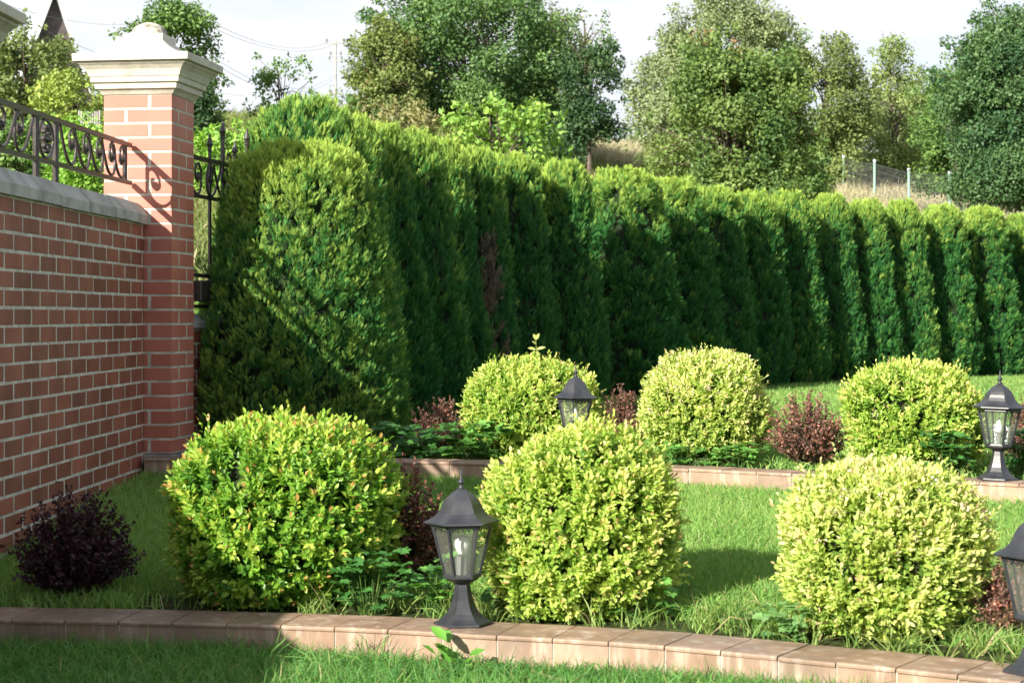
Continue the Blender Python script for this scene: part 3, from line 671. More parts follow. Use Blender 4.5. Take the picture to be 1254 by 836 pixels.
barberry(px(988, 9.85), 9.85, .44, .36, 'dense maroon barberry between the two right hand bushes of the back bed', BP, 26, 330, .017)
barberry(px(1262, 9.4), 9.4, .32, .36, 'barberry behind the right hand lantern, mostly hidden by it', BP, 27, 240, .017)

# ------------------------------------------------------------------ broad-leaved weeds
def weed(x, y, wd, h, label, seed, n=26, leaf=.05, col=((.05, .16, .03), (.11, .30, .05)), z=None, name='leafy_weed', tmpl=0, up=.5, group='broad leaved weeds in the beds'):
    z = gz(x, y) if z is None else z
    root = thing(name, label, 'plant', (x, y, z), 0, group); g = np.random.default_rng(seed); st = MB(); st.cur = (.08, .17, .04)
    P, D = [], []
    for k in range(n):
        q = g.uniform(0, 6.283); rr = g.uniform(.15, 1)*wd*.5; t_ = Vector((rr*math.cos(q), rr*math.sin(q)*.7, h*g.uniform(.12, 1)))
        b0 = Vector((t_.x*.25, t_.y*.25, -.005)); mid = b0.lerp(t_, .5)+Vector((0, 0, h*.2))
        st.tube([b0, mid, t_], [.0017, .0013, .0009], 4)
        for a in ((0,) if tmpl == 1 else (-1.1, 0, 1.1, 2.6)):
            P.append(t_); D.append(Vector((math.cos(q+a), math.sin(q+a), up-.5+g.uniform(-.2, .3))))
    P, D = np.array(P), np.array(D); n_ = len(P); Ls = leaf*g.uniform(.6, 1.15, n_)
    T_, TF = (LOBE, LOBEF) if tmpl == 0 else (LEAF6, LEAF6F)
    V, Fc = scatter(T_, TF, P, D, nrm(np.array([[-.1, -.25, 1]])+jit(n_, .25)), Ls, Ls*(.9 if tmpl == 0 else .6))
    tn = g.random((n_, 1)); C = np.array(col[0])+(np.array(col[1])-np.array(col[0]))*tn
    np_mesh('leaves', V, Fc, np.repeat(C, len(T_), 0), M['weed'], root); st.build('stems', M['grass'], root)
    return root
GB = ((.045, .15, .038), (.09, .25, .055)); GL = ((.07, .2, .04), (.17, .38, .08))
weed(px(452, 6.55), 6.55, .34, .22, 'broad green weed leaves under the green barberry, left of the front lantern', 31, 40, .050, GB)
weed(px(532, 6.52), 6.52, .18, .20, 'bright lobed weed right behind the front lantern pedestal', 32, 22, .046, GL)
weed(px(618, 6.45), 6.45, .16, .17, 'weed leaves between the front lantern and the golden bush on its right', 33, 18, .046, GB)
weed(px(785, 6.35), 6.35, .20, .15, 'lobed weed at the right foot of the middle front bush', 34, 22, .042, GL)
weed(px(826, 6.6), 6.6, .16, .20, 'thin weed with a pale seed head standing on the shaded lawn', 35, 9, .028, GL, tmpl=1)
weed(px(965, 5.98), 5.98, .20, .12, 'pale green lobed weed at the left foot of the pale front bush', 36, 24, .042, ((.12, .26, .08), (.25, .45, .16)))
weed(px(500, 10.35), 10.35, .55, .19, 'wide patch of lobed weed on the back kerb at the foot of the hedge', 37, 60, .060, GB)
weed(px(580, 10.3), 10.3, .42, .20, 'lobed weed on the back kerb beside the leftmost back bush', 38, 50, .058, GL)
weed(px(835, 9.9), 9.9, .40, .13, 'green weed along the back kerb under the blossoming round bush', 39, 44, .046, GL)
weed(px(905, 9.8), 9.8, .34, .12, 'weed on the back kerb, left of the maroon barberry', 40, 36, .046, GL)
weed(px(1160, 9.28), 9.28, .26, .22, 'dark leaved weed just left of the right hand lantern', 41, 30, .050, GB)
weed(px(1250, 9.15), 9.15, .30, .26, 'leafy weed at the right edge behind the right hand lantern', 42, 34, .056, GB)
weed(px(560, 5.95), 5.95, .14, .13, 'dandelion rosette in the grass below the front lantern', 43, 14, .070, ((.08, .24, .03), (.14, .36, .05)), tmpl=1, up=1.0, name='dandelion')
weed(px(900, 6.25), 6.25, .25, .10, 'low straw tinted weeds on the kerb edge left of the pale front bush', 44, 20, .03, ((.16, .22, .06), (.32, .36, .14)), tmpl=1)
# tall sprout behind the left back bush
sp = thing('weed_sprout', 'tall thin sprout with three leaves rising behind the leftmost back bush', 'plant', (px(657, 11.2), 11.2, HB))
s_ = MB(); s_.cur = (.3, .38, .1); s_.tube([(0, 0, 0), (.01, 0, .4), (-.005, 0, ph(412, 11.2)-HB)], [.004, .003, .002], 5); s_.build('stem', M['grass'], sp)
top = ph(412, 11.2)-HB
P = np.array([[-.003, 0, top-.075], [-.003, 0, top-.075], [-.004, 0, top-.02], [-.004, 0, top-.02], [0, 0, top-.045]]); D = np.array([[1, -.2, .25], [-1, -.1, .2], [.4, -.2, .8], [-.3, 0, .8], [-.6, -.5, .4]])
V, Fc = scatter(LEAF6, LEAF6F, P, D, np.array([[0, -.8, .6]]*5), np.array([.06, .05, .045, .04, .04]), np.array([.025]*5)); np_mesh('leaves', V, Fc, np.tile(np.array([[.42, .5, .14]]), (30, 1)), M['weed'], sp)

# ------------------------------------------------------------------ thuja hedge
TC = [np.array(c) for c in ((.016, .098, .030), (.048, .185, .040), (.35, .48, .09))]
def thuja_mesh_data(h, rb, seed, n, spray=.085, brown=False, bright=0, prof_=(.68, .92, 1.0, .89, .73, .62, .56, .47, .25)):
    """sprays as an array mesh around the origin; returns V, faces, C"""
    g = np.random.default_rng(seed); ns = Noise(seed, 1.0, 16, (5, 5, 1.6)); ns2 = Noise(seed+5, 1.0, 16, (16, 16, 8))
    def rad(t_): return rb*np.interp(t_, [0, .06, .16, .35, .6, .8, .90, .96, 1.0], prof_)
    per = 20; npl = n//per
    t0 = g.random(npl*3); keep = g.random(npl*3) < rad(t0)/rb; t0 = t0[keep][:npl]; t0 = np.concatenate([t0, 1-g.random(npl//8)**1.5*.12]); npl = len(t0)
    a0 = g.uniform(0, 2*np.pi, npl); dh0 = np.stack([np.cos(a0), np.sin(a0), 0*a0], 1)
    P0 = dh0*rad(t0)[:, None]+np.array([0, 0, 1])*(t0*h)[:, None]
    n1 = ns(P0/rb*.55); n2 = ns2(P0)
    rr0 = rad(t0)*(1+.10*n1+.05*n2)-np.abs(g.normal(0, .03, npl))
    ax = nrm(dh0*(.42-.25*t0)[:, None]+np.array([0, 0, .85])+jit(npl, .14))
    plen = g.uniform(.09, .20, npl)*(spray/.088)**.5; tonep = g.normal(0, .11, npl); plr = plen*.33
    ip = np.repeat(np.arange(npl), per); k = len(ip); u = g.random(k); aa = g.uniform(0, 2*np.pi, k)
    s1 = nrm(np.cross(ax, np.array([[0, 0, 1.0]])+jit(npl, .01))); s2 = np.cross(ax, s1)
    rl = s1[ip]*np.cos(aa)[:, None]+s2[ip]*np.sin(aa)[:, None]
    prof = np.sin(np.pi*np.clip(u*.86+.14, 0, 1))**.7
    base = dh0*rr0[:, None]; base[:, 2] = t0*h-plen*.5
    P = base[ip]+ax[ip]*(u*plen[ip])[:, None]+rl*(plr[ip]*prof*g.uniform(.35, 1.0, k))[:, None]
    D = nrm(ax[ip]*1.15+rl*(.80-.6*u)[:, None]+jit(k, .16)); N = nrm(rl*g.normal(0, .5, k)[:, None]+dh0[ip]*.5+jit(k, .55))
    Ls = spray*g.uniform(.7, 1.3, k); Ws = Ls*g.uniform(.34, .55, k); P = P-D*(Ls*.4)[:, None]
    t_ = t0[ip]; a = a0[ip]
    V, Fc = scatter(SPRAY, SPRAYF, P, D, N, Ls, Ws)
    tn = np.clip(.20+.30*u+n1[ip]*.16+.50*np.clip(t_-.70, 0, 1)*3+bright+tonep[ip]+g.normal(0, .10, k), 0, 1)[:, None]  # tops yellowed: young growth plus sunlit tone, both put into the colour
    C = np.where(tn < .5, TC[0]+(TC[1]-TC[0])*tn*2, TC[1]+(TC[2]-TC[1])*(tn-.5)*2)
    if brown:
        bp_ = (np.cos(a0-brown+.5*n1) >.72) & (t0 > .20) & (t0 < .70) & (n2+g.normal(0, .3, npl) > -.25); bm_ = bp_[ip]; C[bm_] = np.array([.20, .165, .12])*g.uniform(.5, 1.3, (bm_.sum(), 1))
    C = np.repeat(C, len(SPRAY), 0)
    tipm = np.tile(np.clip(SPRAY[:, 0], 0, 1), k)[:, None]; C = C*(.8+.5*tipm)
    return V, Fc, C, rad
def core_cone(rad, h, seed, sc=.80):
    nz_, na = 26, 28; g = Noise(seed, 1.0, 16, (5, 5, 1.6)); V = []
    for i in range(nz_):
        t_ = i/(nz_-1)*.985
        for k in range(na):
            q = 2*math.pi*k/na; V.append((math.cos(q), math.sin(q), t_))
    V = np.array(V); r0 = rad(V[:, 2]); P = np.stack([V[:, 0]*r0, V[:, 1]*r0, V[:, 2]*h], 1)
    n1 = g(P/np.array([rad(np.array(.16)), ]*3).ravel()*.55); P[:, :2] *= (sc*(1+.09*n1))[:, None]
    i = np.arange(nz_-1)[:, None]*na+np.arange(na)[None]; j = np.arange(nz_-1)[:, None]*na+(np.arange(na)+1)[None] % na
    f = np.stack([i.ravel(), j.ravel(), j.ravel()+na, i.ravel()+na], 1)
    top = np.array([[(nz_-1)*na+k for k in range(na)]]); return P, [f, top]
def make_thuja(h, rb, seed, n, spray, **k):
    root = thing('thuja', 'x', 'hedge tree', (0, 0, 0))
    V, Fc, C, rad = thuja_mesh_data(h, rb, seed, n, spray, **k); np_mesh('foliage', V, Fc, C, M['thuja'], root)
    P, Fc = core_cone(rad, h, seed); np_mesh('shade_core', P, Fc, np.ones((len(P), 3)), M['hedgecore'], root, smooth=True)
    t_ = MB(); t_.tube([(0, 0, -.05), (.01, 0, h*.4), (0, 0, h*.85)], [.045, .03, .01], 7); t_.build('trunk', M['bark'], root)
    return root
HG = 'thujas of the clipped hedge'
def place(o, xpx, z, top_px, label, sx=1.0, rz=0, h0=2.1):
    X_ = px(xpx, z); g0 = gz(X_, z)-.02; hgt = ph(top_px, z)-g0
    o.location = (X_, z, g0); o.rotation_euler = (0, 0, rz); o.scale = (sx, sx, hgt/h0); tag(o, label, 'hedge tree', HG)
A = make_thuja(2.1, .66, 51, 60000, .055, prof_=(.78, .95, 1, .96, .84, .72, .63, .52, .25), bright=.20); place(A, 366, 11.25, 183, 'bushy bright thuja at the near end of the hedge, the frontmost', .93, 0)  # bright: sunlit paleness put into this tree's leaf colour
B = make_thuja(2.1, .64, 52, 36000, .060, prof_=(.78, .95, 1, .96, .84, .72, .60, .44, .18)); place(B, 376, 12.0, 130, 'tallest dark thuja just behind the bright frontmost thuja', .9, 1)
protos = [make_thuja(2.1, .465, 60+i, 26000, .072) for i in range(4)]
used = [False]*4
HX = [(-.90, 418, 160), ]
path_px = np.array([370, 480, 530, 600, 700, 800, 900, 1000, 1100, 1254, 1400]); path_z = np.array([12.2, 13.6, 15.2, 16.4, 17.3, 19.3, 21.0, 22.5, 23.6, 25.7, 27.6]); path_top = np.array([150, 166, 184, 198, 205, 224, 238, 248, 255, 266, 272])
cent = [424, 462, 499, 537, 577, 627, 690, 762, 822, 874, 921, 966, 1016, 1060, 1104, 1152, 1203, 1256, 1310]
ordn = ['third', 'fourth', 'fifth', 'sixth', 'seventh', 'eighth', 'ninth', 'tenth', 'eleventh', 'twelfth', 'thirteenth', 'fourteenth', 'fifteenth', 'sixteenth', 'seventeenth', 'eighteenth', 'nineteenth', 'twentieth', 'twenty-first', 'twenty-second', 'twenty-third', 'twenty-fourth']
BRN = make_thuja(2.1, .48, 77, 26000, .072, brown=-math.pi/2-.15)
for i, c in enumerate(cent):
    z = float(np.interp(c, path_px, path_z)); tp = float(np.interp(c, path_px, path_top))+random.uniform(-4.5, 3)
    if c == 577: o = BRN; lab = 'thuja with a brown dead streak down its side, in the middle part of the hedge'; rz = 0
    else:
        k = i % 4; o = protos[k] if not used[k] else copy_tree(protos[k]); used[k] = True
        lab = f'dark green clipped thuja, {ordn[i]} in the hedge counting from the brick pillar'; rz = random.uniform(0, 6.28)
    pos = lambda q: np.array([px(q, float(np.interp(q, path_px, path_z))), float(np.interp(q, path_px, path_z))])
    c0 = cent[i-1] if i else c-38; c1 = cent[i+1] if i+1 < len(cent) else c+52
    sp_ = min(np.linalg.norm(pos(c1)-pos(c)), np.linalg.norm(pos(c)-pos(c0)))
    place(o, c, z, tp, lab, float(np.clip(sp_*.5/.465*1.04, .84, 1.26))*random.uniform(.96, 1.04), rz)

# ------------------------------------------------------------------ grass
def blades(name, pts, hmin, hmax, wid, cols, lean=.35, mat='grass', seed=1, clump=None):
    g = np.random.default_rng(seed); n = len(pts)
    P = np.stack([pts[:, 0], pts[:, 1], ground(pts[:, 0], pts[:, 1])-.003], 1)
    hh = g.uniform(hmin, hmax, n); nn = Noise(seed+1, 2.5)(P); hh = hh*(1+.28*nn)
    D = np.array([0, 0, 1.0])+jit(n, lean)*np.array([1, 1, .2]); N = unit(n); N[:, 2] *= .2
    Bt = BLADE.copy()
    V, Fc = scatter(Bt, BLADEF, P, D, N, hh, np.full(n, wid)*g.uniform(.7, 1.3, n))
    V = V.reshape(n, 5, 3); bend = g.normal(0, .35, (n, 2))*hh[:, None]; V[:, 4, :2] += bend; V[:, 2:4, :2] += bend[:, None]*.25; V[:, 4, 2] -= np.linalg.norm(bend, axis=1)*.4; V = V.reshape(-1, 3)
    tn = np.clip(g.random(n)*.8+.25*nn, 0, 1)[:, None]; C = np.array(cols[0])+(np.array(cols[1])-np.array(cols[0]))*tn
    dry = (g.random(n) < .05)[:, None]; C = np.where(dry, np.array(cols[2]), C)
    o = np_mesh(name, V, Fc, np.repeat(C, 5, 0), M[mat]); return o
GC = ((.05, .19, .045), (.21, .40, .10), (.36, .36, .15))
GY = ((.12, .29, .06), (.36, .53, .15), (.42, .40, .18))
# front strip
n = 60000; xs = rng.uniform(-2.0, 2.3, n); ys = kf(xs)-.012-rng.random(n)**1.2*.95; o = blades('front_grass', np.stack([xs, ys], 1),   .04, .115, .0046, GC, .36, seed=5)
tag(o, 'green lawn grass growing against the front kerb', 'grass', kind='stuff')
# middle lawn
n = 230000; xs = rng.uniform(-2.0, 3.2, n); u = rng.random(n)**.9; a, b_ = kf(xs)+.27, kb(xs)-.012; ys = a+(b_-a)*u
m_ = (xs > wallX(ys)+.03)
for (bx_, by_, r_) in ((-.83, 6.98, .34), (.23, 6.62, .26), (1.18, 6.12, .26)):
    m_ &= ((xs-bx_)**2+(ys-by_)**2 > r_**2)
near = (ys < kf(xs)+.25+.16*(1+Noise(71, 4)(np.stack([xs, ys, 0*xs], 1)))) & (rng.random(n) < .96) & (xs > -.6); m_ &= ~near
bed = (ys < kf(xs)+.55) & (rng.random(n) < .90) & (xs > -1.3); m_ &= ~bed
m_ &= (np.abs((xs)/ys) < .31)
o = blades('lawn_grass', np.stack([xs, ys], 1)[m_], .035, .095, .0042, GY, .34, seed=6); tag(o, 'long green lawn grass between the two kerbs', 'grass', kind='stuff')
def tufts(name, n, xr, yf, hmin, hmax, cols, seed, label, per=14):
    g = np.random.default_rng(seed); cx_ = g.uniform(*xr, n); cy_ = yf(cx_, g.random(n)); P = np.repeat(np.stack([cx_, cy_], 1), per, 0)+g.normal(0, .012, (n*per, 2))
    o_ = blades(name, P, hmin, hmax, .0042, cols, .55, seed=seed); tag(o_, label, 'grass', kind='stuff')
tufts('tall_grass', 120, (-1.7, 1.6), lambda x_, r_: kf(x_)-.02-.25*r_**2, .07, .17, GC, 61, 'tall loose grass tufts leaning on the front kerb face')
tufts('bed_grass', 75, (-.9, 1.6), lambda x_, r_: kf(x_)+.27+.35*r_, .06, .18, ((.12, .24, .05), (.34, .42, .13), (.55, .46, .26)), 62, 'wild grass and weed tufts between the bushes behind the front kerb', 12)
# back lawn
n = 170000; xs = rng.uniform(-1.6, 9, n); u = rng.random(n); a, b_ = kb(xs)+.45, zh(xs)-.2; ys = a+(b_-a)*u; m_ = (ys > a) & (np.abs(xs/ys) < .30)
o = blades('back_lawn_grass', np.stack([xs, ys], 1)[m_], .03, .075, .007, GY, .30, seed=8); tag(o, 'sunlit lawn grass running up to the hedge foot', 'grass', kind='stuff')
# meadow beyond the hedge
n = 90000; ys = rng.uniform(14, 62, n); xs = rng.uniform(-.31, .31, n)*ys; m_ = ys > zh(xs)+1.5
pts = np.stack([xs, ys], 1)[m_]
o = blades('meadow_grass', pts, .12, .36, .022, ((.12, .17, .05), (.24, .28, .09), (.50, .42, .26)), .3, 'straw', seed=9); tag(o, 'rough meadow grass on the slope beyond the hedge', 'grass', kind='stuff')
n = 26000; ys = rng.uniform(36, 60, n); xs = rng.uniform(.17, .30, n)*ys; nn = Noise(44, .5)(np.stack([xs, ys, 0*xs], 1)); pts = np.stack([xs, ys], 1)[nn > -.35]
n = 8000; y2 = rng.uniform(50, 60, n); x2 = rng.uniform(.022, .065, n)*y2; pts = np.concatenate([pts, np.stack([x2, y2], 1)])
o = blades('dry_meadow_grass', pts, .25, .62, .022, ((.38, .37, .22), (.60, .54, .38), (.5, .44, .30)), .22, 'straw', seed=10); tag(o, 'dry straw coloured grass on the hillside along the wire fence', 'grass', kind='stuff')

# ------------------------------------------------------------------ background trees
def tree(xp, wpx, top, bot, z, name, label, cols, seed, dens=1.0, leaf=.12, ncl=46, clr=.26, gaps=.3, depth=.8, taper=.0, cat='tree', hot=None, trunk=True, skirt=True):
    X_ = px(xp, z); g0 = gz(X_, z); zt = ph(top, z); zb = max(ph(bot, z), g0+.05); wd = wpx/F*z
    root = thing(name, label, cat, (X_, z, g0), 0, 'trees and shrubs beyond the hedge'); g = np.random.default_rng(seed)
    hc = zt-zb; c = np.array([0, 0, (zt+zb)/2-g0]); r = np.array([wd/2, wd/2*depth, hc/2])
    # clumps
    d = unit(ncl, -.95); rr = g.uniform(.45, 1, ncl)**.5
    cc = c+d*r*(rr*(1-clr*.55))[:, None]*np.array([1, 1, .95])
    if taper: cc[:, :2] *= (1-taper*np.clip((cc[:, 2]-c[2]+r[2])/(2*r[2]), 0, 1))[:, None]
    ne = ncl//2; de_ = unit(ne, -.5); ce = c+de_*r*g.uniform(.92, 1.12, ne)[:, None]; esz = np.ones(ncl); 
    if skirt:
        ns_ = ncl//2; q = g.uniform(0, 6.283, ns_); c2 = np.stack([np.cos(q)*r[0]*g.uniform(.3, .92, ns_), np.sin(q)*r[1]*g.uniform(.3, .92, ns_), g.uniform(.10, .38, ns_)*r[2]+(zb-g0)], 1)
        cc = np.concatenate([cc, c2]); ncl += ns_
    cc = np.concatenate([cc, ce]); esz = np.concatenate([np.ones(ncl), np.full(ne, .38)]); ncl += ne
    cr = clr*(g.uniform(.7, 1.4, ncl)*esz)[:, None]*np.array([1, .9, .8])*min(r[0]*1.15, r[2])
    area = 4*math.pi*(cr[:, 0]*cr[:, 2]); leaf = leaf*.74; cnt = np.maximum((area/(leaf*leaf)*1.75*dens).astype(int), 20)
    idx = np.repeat(np.arange(ncl), cnt); n_ = len(idx)
    dd = unit(n_, -1); rad_ = g.uniform(.2, 1.12, n_)**.5*(1+.22*np.maximum(g.normal(0, 1, n_), 0))
    nn = Noise(seed, 1.0/max(leaf*5, .2))
    P = cc[idx]+dd*cr[idx]*rad_[:, None]
    keep = nn(P) > -gaps*2.2+.0; P = P[keep]; dd = dd[keep]; idx = idx[keep]; n_ = len(P)
    D = nrm(dd*.5+unit(n_)*.9+np.array([0, 0, -.15])); N = nrm(dd+np.array([0, 0, .5])+jit(n_, .34))
    Ls = leaf*g.uniform(.55, 1.25, n_); V, Fc = scatter(LEAF4, LEAF4F, P, D, N, Ls, Ls*.62)
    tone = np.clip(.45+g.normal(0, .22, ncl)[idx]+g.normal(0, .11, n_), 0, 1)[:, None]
    C = (np.array(cols[0])+(np.array(cols[1])-np.array(cols[0]))*tone)*1.35+np.array([.004, .016, .006])  # leaf tones lifted: slight distance haze put into the colour
    if hot is not None:
        hm = (g.random(ncl) < hot[1])[idx] & (g.random(n_) < .5); C[hm] = np.array(hot[0])*g.uniform(.7, 1.2, (hm.sum(), 1))
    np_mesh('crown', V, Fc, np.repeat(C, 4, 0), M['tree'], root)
    tr_ = MB(); cz = c[2]; base_r = .012*(zt-g0)+.02
    tr_.tube([(0, 0, -.1), (.03*wd*g.normal(), 0, cz*.5), (.04*wd*g.normal(), 0, cz+r[2]*.55)], [base_r, base_r*.7, base_r*.25], 7)
    for k in list(range(12))+list(range(ncl-ne, ncl, 3)):
        s_ = Vector((0, 0, max(cz-r[2]*.75, .1)+(cz+r[2]*.4-max(cz-r[2]*.75, .1))*g.random()*.7)); e = Vector(cc[k]); m2 = s_.lerp(e, .5)+Vector((0, 0, .05*hc)); tr_.tube([s_, m2, e], [base_r*.35, base_r*.2, base_r*.08], 5)
    tr_.build('trunk', M['bark'], root)
    return root
OL = ((.075, .105, .035), (.20, .24, .075)); MG = ((.055, .11, .03), (.15, .24, .06)); DK = ((.022, .05, .022), (.07, .12, .045)); YG = ((.12, .17, .035), (.30, .36, .08)); SV = ((.12, .16, .08), (.25, .29, .15)); BG = ((.09, .20, .03), (.24, .40, .06)); BR_ = ((.12, .13, .05), (.30, .27, .13))
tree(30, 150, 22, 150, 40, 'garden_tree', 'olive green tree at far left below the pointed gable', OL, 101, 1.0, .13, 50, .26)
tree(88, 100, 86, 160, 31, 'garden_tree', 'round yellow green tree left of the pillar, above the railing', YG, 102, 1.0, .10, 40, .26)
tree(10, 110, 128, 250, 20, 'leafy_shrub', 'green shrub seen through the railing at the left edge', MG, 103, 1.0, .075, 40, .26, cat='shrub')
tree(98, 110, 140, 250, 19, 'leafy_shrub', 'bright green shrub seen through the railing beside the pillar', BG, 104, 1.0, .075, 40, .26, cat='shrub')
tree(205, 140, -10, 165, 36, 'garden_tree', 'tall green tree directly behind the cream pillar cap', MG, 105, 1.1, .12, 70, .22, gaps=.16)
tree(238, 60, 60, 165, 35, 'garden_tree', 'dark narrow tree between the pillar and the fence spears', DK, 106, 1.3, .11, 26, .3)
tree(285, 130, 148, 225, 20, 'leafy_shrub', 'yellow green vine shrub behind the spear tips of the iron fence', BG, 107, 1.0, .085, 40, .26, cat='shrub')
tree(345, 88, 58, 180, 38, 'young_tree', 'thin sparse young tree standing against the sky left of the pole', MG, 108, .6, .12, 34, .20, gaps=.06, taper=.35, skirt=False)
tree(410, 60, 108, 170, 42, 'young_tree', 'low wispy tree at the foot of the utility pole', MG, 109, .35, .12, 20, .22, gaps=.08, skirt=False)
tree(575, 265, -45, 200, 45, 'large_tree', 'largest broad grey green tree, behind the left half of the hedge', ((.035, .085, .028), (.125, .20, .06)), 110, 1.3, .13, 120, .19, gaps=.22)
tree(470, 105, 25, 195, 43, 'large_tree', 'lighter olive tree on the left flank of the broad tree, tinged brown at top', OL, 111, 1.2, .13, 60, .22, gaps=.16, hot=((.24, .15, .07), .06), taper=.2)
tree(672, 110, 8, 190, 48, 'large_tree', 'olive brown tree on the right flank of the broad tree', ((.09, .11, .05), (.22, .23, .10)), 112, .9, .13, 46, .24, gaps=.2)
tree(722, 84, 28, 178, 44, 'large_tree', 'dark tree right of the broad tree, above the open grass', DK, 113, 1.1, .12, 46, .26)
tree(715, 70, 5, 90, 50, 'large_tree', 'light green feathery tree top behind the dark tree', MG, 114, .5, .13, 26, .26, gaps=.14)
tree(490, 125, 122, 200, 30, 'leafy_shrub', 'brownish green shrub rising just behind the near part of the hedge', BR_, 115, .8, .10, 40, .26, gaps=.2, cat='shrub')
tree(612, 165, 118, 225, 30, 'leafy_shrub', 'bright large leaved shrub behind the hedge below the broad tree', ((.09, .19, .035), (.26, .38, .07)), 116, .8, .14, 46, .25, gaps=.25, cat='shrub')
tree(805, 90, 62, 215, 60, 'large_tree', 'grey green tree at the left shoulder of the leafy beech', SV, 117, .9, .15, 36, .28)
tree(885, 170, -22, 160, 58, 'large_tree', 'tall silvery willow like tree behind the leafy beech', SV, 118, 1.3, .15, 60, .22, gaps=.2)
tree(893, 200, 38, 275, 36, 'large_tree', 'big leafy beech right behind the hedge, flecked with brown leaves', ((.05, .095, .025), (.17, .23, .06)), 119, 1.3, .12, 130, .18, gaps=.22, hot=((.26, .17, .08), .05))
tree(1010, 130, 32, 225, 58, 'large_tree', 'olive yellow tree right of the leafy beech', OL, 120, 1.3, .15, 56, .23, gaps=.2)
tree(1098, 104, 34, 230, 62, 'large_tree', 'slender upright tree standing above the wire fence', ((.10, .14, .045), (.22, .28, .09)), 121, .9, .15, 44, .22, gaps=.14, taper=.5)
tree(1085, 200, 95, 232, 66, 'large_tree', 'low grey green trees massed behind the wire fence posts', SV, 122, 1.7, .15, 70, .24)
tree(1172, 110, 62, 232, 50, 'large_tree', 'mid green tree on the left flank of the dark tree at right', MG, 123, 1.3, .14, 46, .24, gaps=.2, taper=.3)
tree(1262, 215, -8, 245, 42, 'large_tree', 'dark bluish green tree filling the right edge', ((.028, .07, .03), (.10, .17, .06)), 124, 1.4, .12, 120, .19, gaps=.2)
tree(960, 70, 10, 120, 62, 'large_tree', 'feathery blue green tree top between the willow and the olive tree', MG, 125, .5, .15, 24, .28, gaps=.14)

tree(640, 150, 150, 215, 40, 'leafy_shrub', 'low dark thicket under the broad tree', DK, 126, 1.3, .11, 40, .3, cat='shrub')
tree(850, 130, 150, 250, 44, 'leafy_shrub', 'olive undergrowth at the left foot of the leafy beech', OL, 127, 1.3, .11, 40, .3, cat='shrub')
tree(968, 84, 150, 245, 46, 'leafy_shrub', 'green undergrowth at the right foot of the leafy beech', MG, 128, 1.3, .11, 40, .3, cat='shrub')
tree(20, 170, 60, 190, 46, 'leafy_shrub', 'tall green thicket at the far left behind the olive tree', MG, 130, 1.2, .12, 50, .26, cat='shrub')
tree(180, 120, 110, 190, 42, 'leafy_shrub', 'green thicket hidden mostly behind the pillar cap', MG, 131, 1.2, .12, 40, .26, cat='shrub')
# ------------------------------------------------------------------ far small things
for i, (xp, z, tp, lb) in enumerate(((1033, 57, 192, 'leftmost and farthest green post of the wire fence on the slope'), (1071, 54, 197, 'green fence post, second from the left on the slope'), (1113, 50, 208, 'middle one of the five green fence posts on the slope'), (1163, 47, 212, 'green fence post, second from the right on the slope'), (1220, 44, 232, 'rightmost and nearest green post of the wire fence on the slope'))):
    X_ = px(xp, z); g0 = gz(X_, z); zt = ph(tp, z); t_ = thing('fence_post', lb, 'fence post', (X_, z, g0), 0, 'green posts of the wire fence')
    a = MB(); a.tube([(0, 0, -.2), (0, 0, zt-g0)], .036, 8); a.build('post', M['greenpost'], t_); a = MB(); a.rev([(.040, zt-g0-.03), (.040, zt-g0+.02), (.03, zt-g0+.04)], 8); a.build('post_cap', M['rooftin'], t_)
mesh_ = MB(); pp = [(1220, 44, 236), (1163, 47, 216), (1113, 50, 212), (1071, 54, 201), (1033, 57, 196)]
pp = [(px(a, z), z, ph(t_, z)) for a, z, t_ in pp]
for (p, q) in zip(pp, pp[1:]):
    a0, a1 = Vector(p), Vector(q); h0, h1 = a0.z-gz(a0.x, a0.y), a1.z-gz(a1.x, a1.y)
    for k in range(6): mesh_.tube([a0-Vector((0, 0, h0*k/6)), a1-Vector((0, 0, h1*k/6))], .005, 3)
    for k in range(24):
        b0 = a0.lerp(a1, k/24); mesh_.tube([b0, b0-Vector((0, 0, h0+(h1-h0)*k/24))], .004, 3)
tag(mesh_.build('wire_mesh_fence', M['wire']), 'thin wire mesh strung between the green posts on the slope', 'fence')
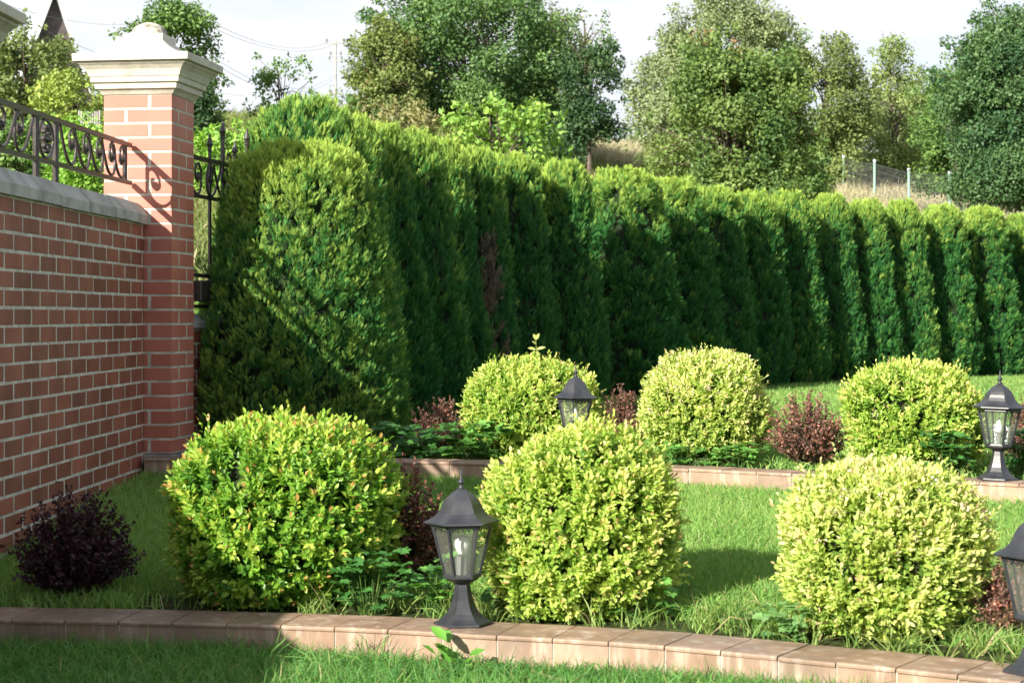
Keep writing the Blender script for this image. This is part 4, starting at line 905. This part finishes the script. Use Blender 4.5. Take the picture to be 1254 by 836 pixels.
# pole and wires
zp = 120; X_ = px(411, zp); gp = gz(X_, zp)
up_ = thing('utility_pole', 'slim utility pole with cross arms against the sky', 'pole', (X_, zp, gp)); ht = ph(50, zp)-gp
a = MB(); a.tube([(0, 0, -.5), (0, 0, ht)], [.11, .07], 8); a.build('mast', M['pine'], up_)
for zz, hw in ((ht-.15, .62), (ht-.95, .35), (ht-1.25, .42), (ht-3.3, .4)):
    a = MB(); a.box(-hw, hw, -.05, .05, zz-.05, zz+.05); ar = a.build('cross_arm', M['pine'], up_)
    for s_ in (-1, 1): b = MB(); b.rev([(.04, 0), (.07, .06), (.04, .12), (.06, .18), (.01, .24)], 8, 0, (s_*hw*.9, 0, zz+.05)); b.build('insulator', M['wire'], ar)
for i, (x0, y0, z0, x1, y1, sag, lb) in enumerate(((200, -8, 60, 406, 50, 1.0, 'highest power wire, reaching the top of the pole from the upper left'), (200, 2, 60, 416, 52, 1.0, 'second highest power wire running just under the top one'), (240, 55, 70, 411, 92, 1.2, 'power wire passing behind the thin young tree'), (240, 62, 70, 411, 96, 1.2, 'lower twin of the wire behind the thin young tree'), (0, 4, 70, 200, 22, .6, 'power wire crossing the sky above the far left trees'), (60, 40, 70, 300, 118, .4, 'lowest wire, beside the dark narrow tree'))):
    A_, B_ = Vector((px(x0, z0), z0, ph(y0, z0))), Vector((px(x1, zp), zp, ph(y1, zp)))
    pts = [A_.lerp(B_, k/16)-Vector((0, 0, sag*4*(k/16)*(1-k/16))) for k in range(17)]
    a = MB(); a.tube(pts, .009, 4); tag(a.build('power_wire', M['wire']), lb, 'wire', 'overhead power wires')
# house with a steep gable at top left
def house():
    z = 95; s = z/F
    X_ = px(66, z); g0 = gz(X_, z); root = thing('gabled_house', 'pale roofed house with a steep dark gable showing at top left above the trees', 'house', (X_, z, g0), R(20))
    ap = ph(-12, z)-g0; hw = 2.6; ev = ap-7.2
    w_ = MB(); w_.add([(-hw, 0, -1), (hw, 0, -1), (hw, 0, ev), (0, 0, ap-.25), (-hw, 0, ev), (-hw, 12, -1), (hw, 12, -1), (hw, 12, ev), (0, 12, ap-.25), (-hw, 12, ev)],
                      [(0, 1, 2, 3, 4), (9, 8, 7, 6, 5), (1, 6, 7, 2), (0, 4, 9, 5)]); w_.build('wall', M['gable'], root)
    r_ = MB()
    for s_ in (-1, 1):
        e = 1.12; p = [(0, ap), (s_*hw*e, ap-(ap-ev)*e), (s_*hw*e, ap-(ap-ev)*e-.18), (0, ap-.2)]
        vs = [(a_, y_, b_) for y_ in (-.5, 12.5) for a_, b_ in p]; r_.add(vs, [(0, 1, 2, 3), (7, 6, 5, 4), (0, 4, 5, 1), (1, 5, 6, 2), (2, 6, 7, 3)])
    r_.build('roof', M['rooftin'], root)
    w2 = MB(); w2.box(-.5, .5, -.06, .02, ap-5.2, ap-3.6); w2.build('window', M['wire'], root)
    b = MB(); b.add([(-9, 5, 0), (-1.2, 3, 0), (-1.2, 9, 0), (-9, 9, 0), (-9, 5, ap-3), (-1.2, 3, ap-3), (-1.2, 9, ap-.6), (-9, 9, ap-.6)], [(4, 5, 6, 7), (0, 1, 5, 4), (1, 2, 6, 5), (0, 4, 7, 3), (3, 7, 6, 2)]); b.build('side_roof', M['rooftin'], root)
house()
# small far picket fence
pf = thing('picket_fence', 'small brown picket fence between the round tree and the pillar', 'fence', (px(108, 27), 27, gz(px(108, 27), 27)))
zt = ph(131, 27)-pf.location.z; a = MB()
for k in range(10): a.box(-.14+k*.032, -.14+k*.032+.018, 0, .012, zt-.9, zt-.05-.01*(k % 3))
a.build('pickets', M['pine'], pf); a = MB(); a.box(-.15, .18, .014, .034, zt-.24, zt-.20); a.build('fence_rail', M['pine'], pf)
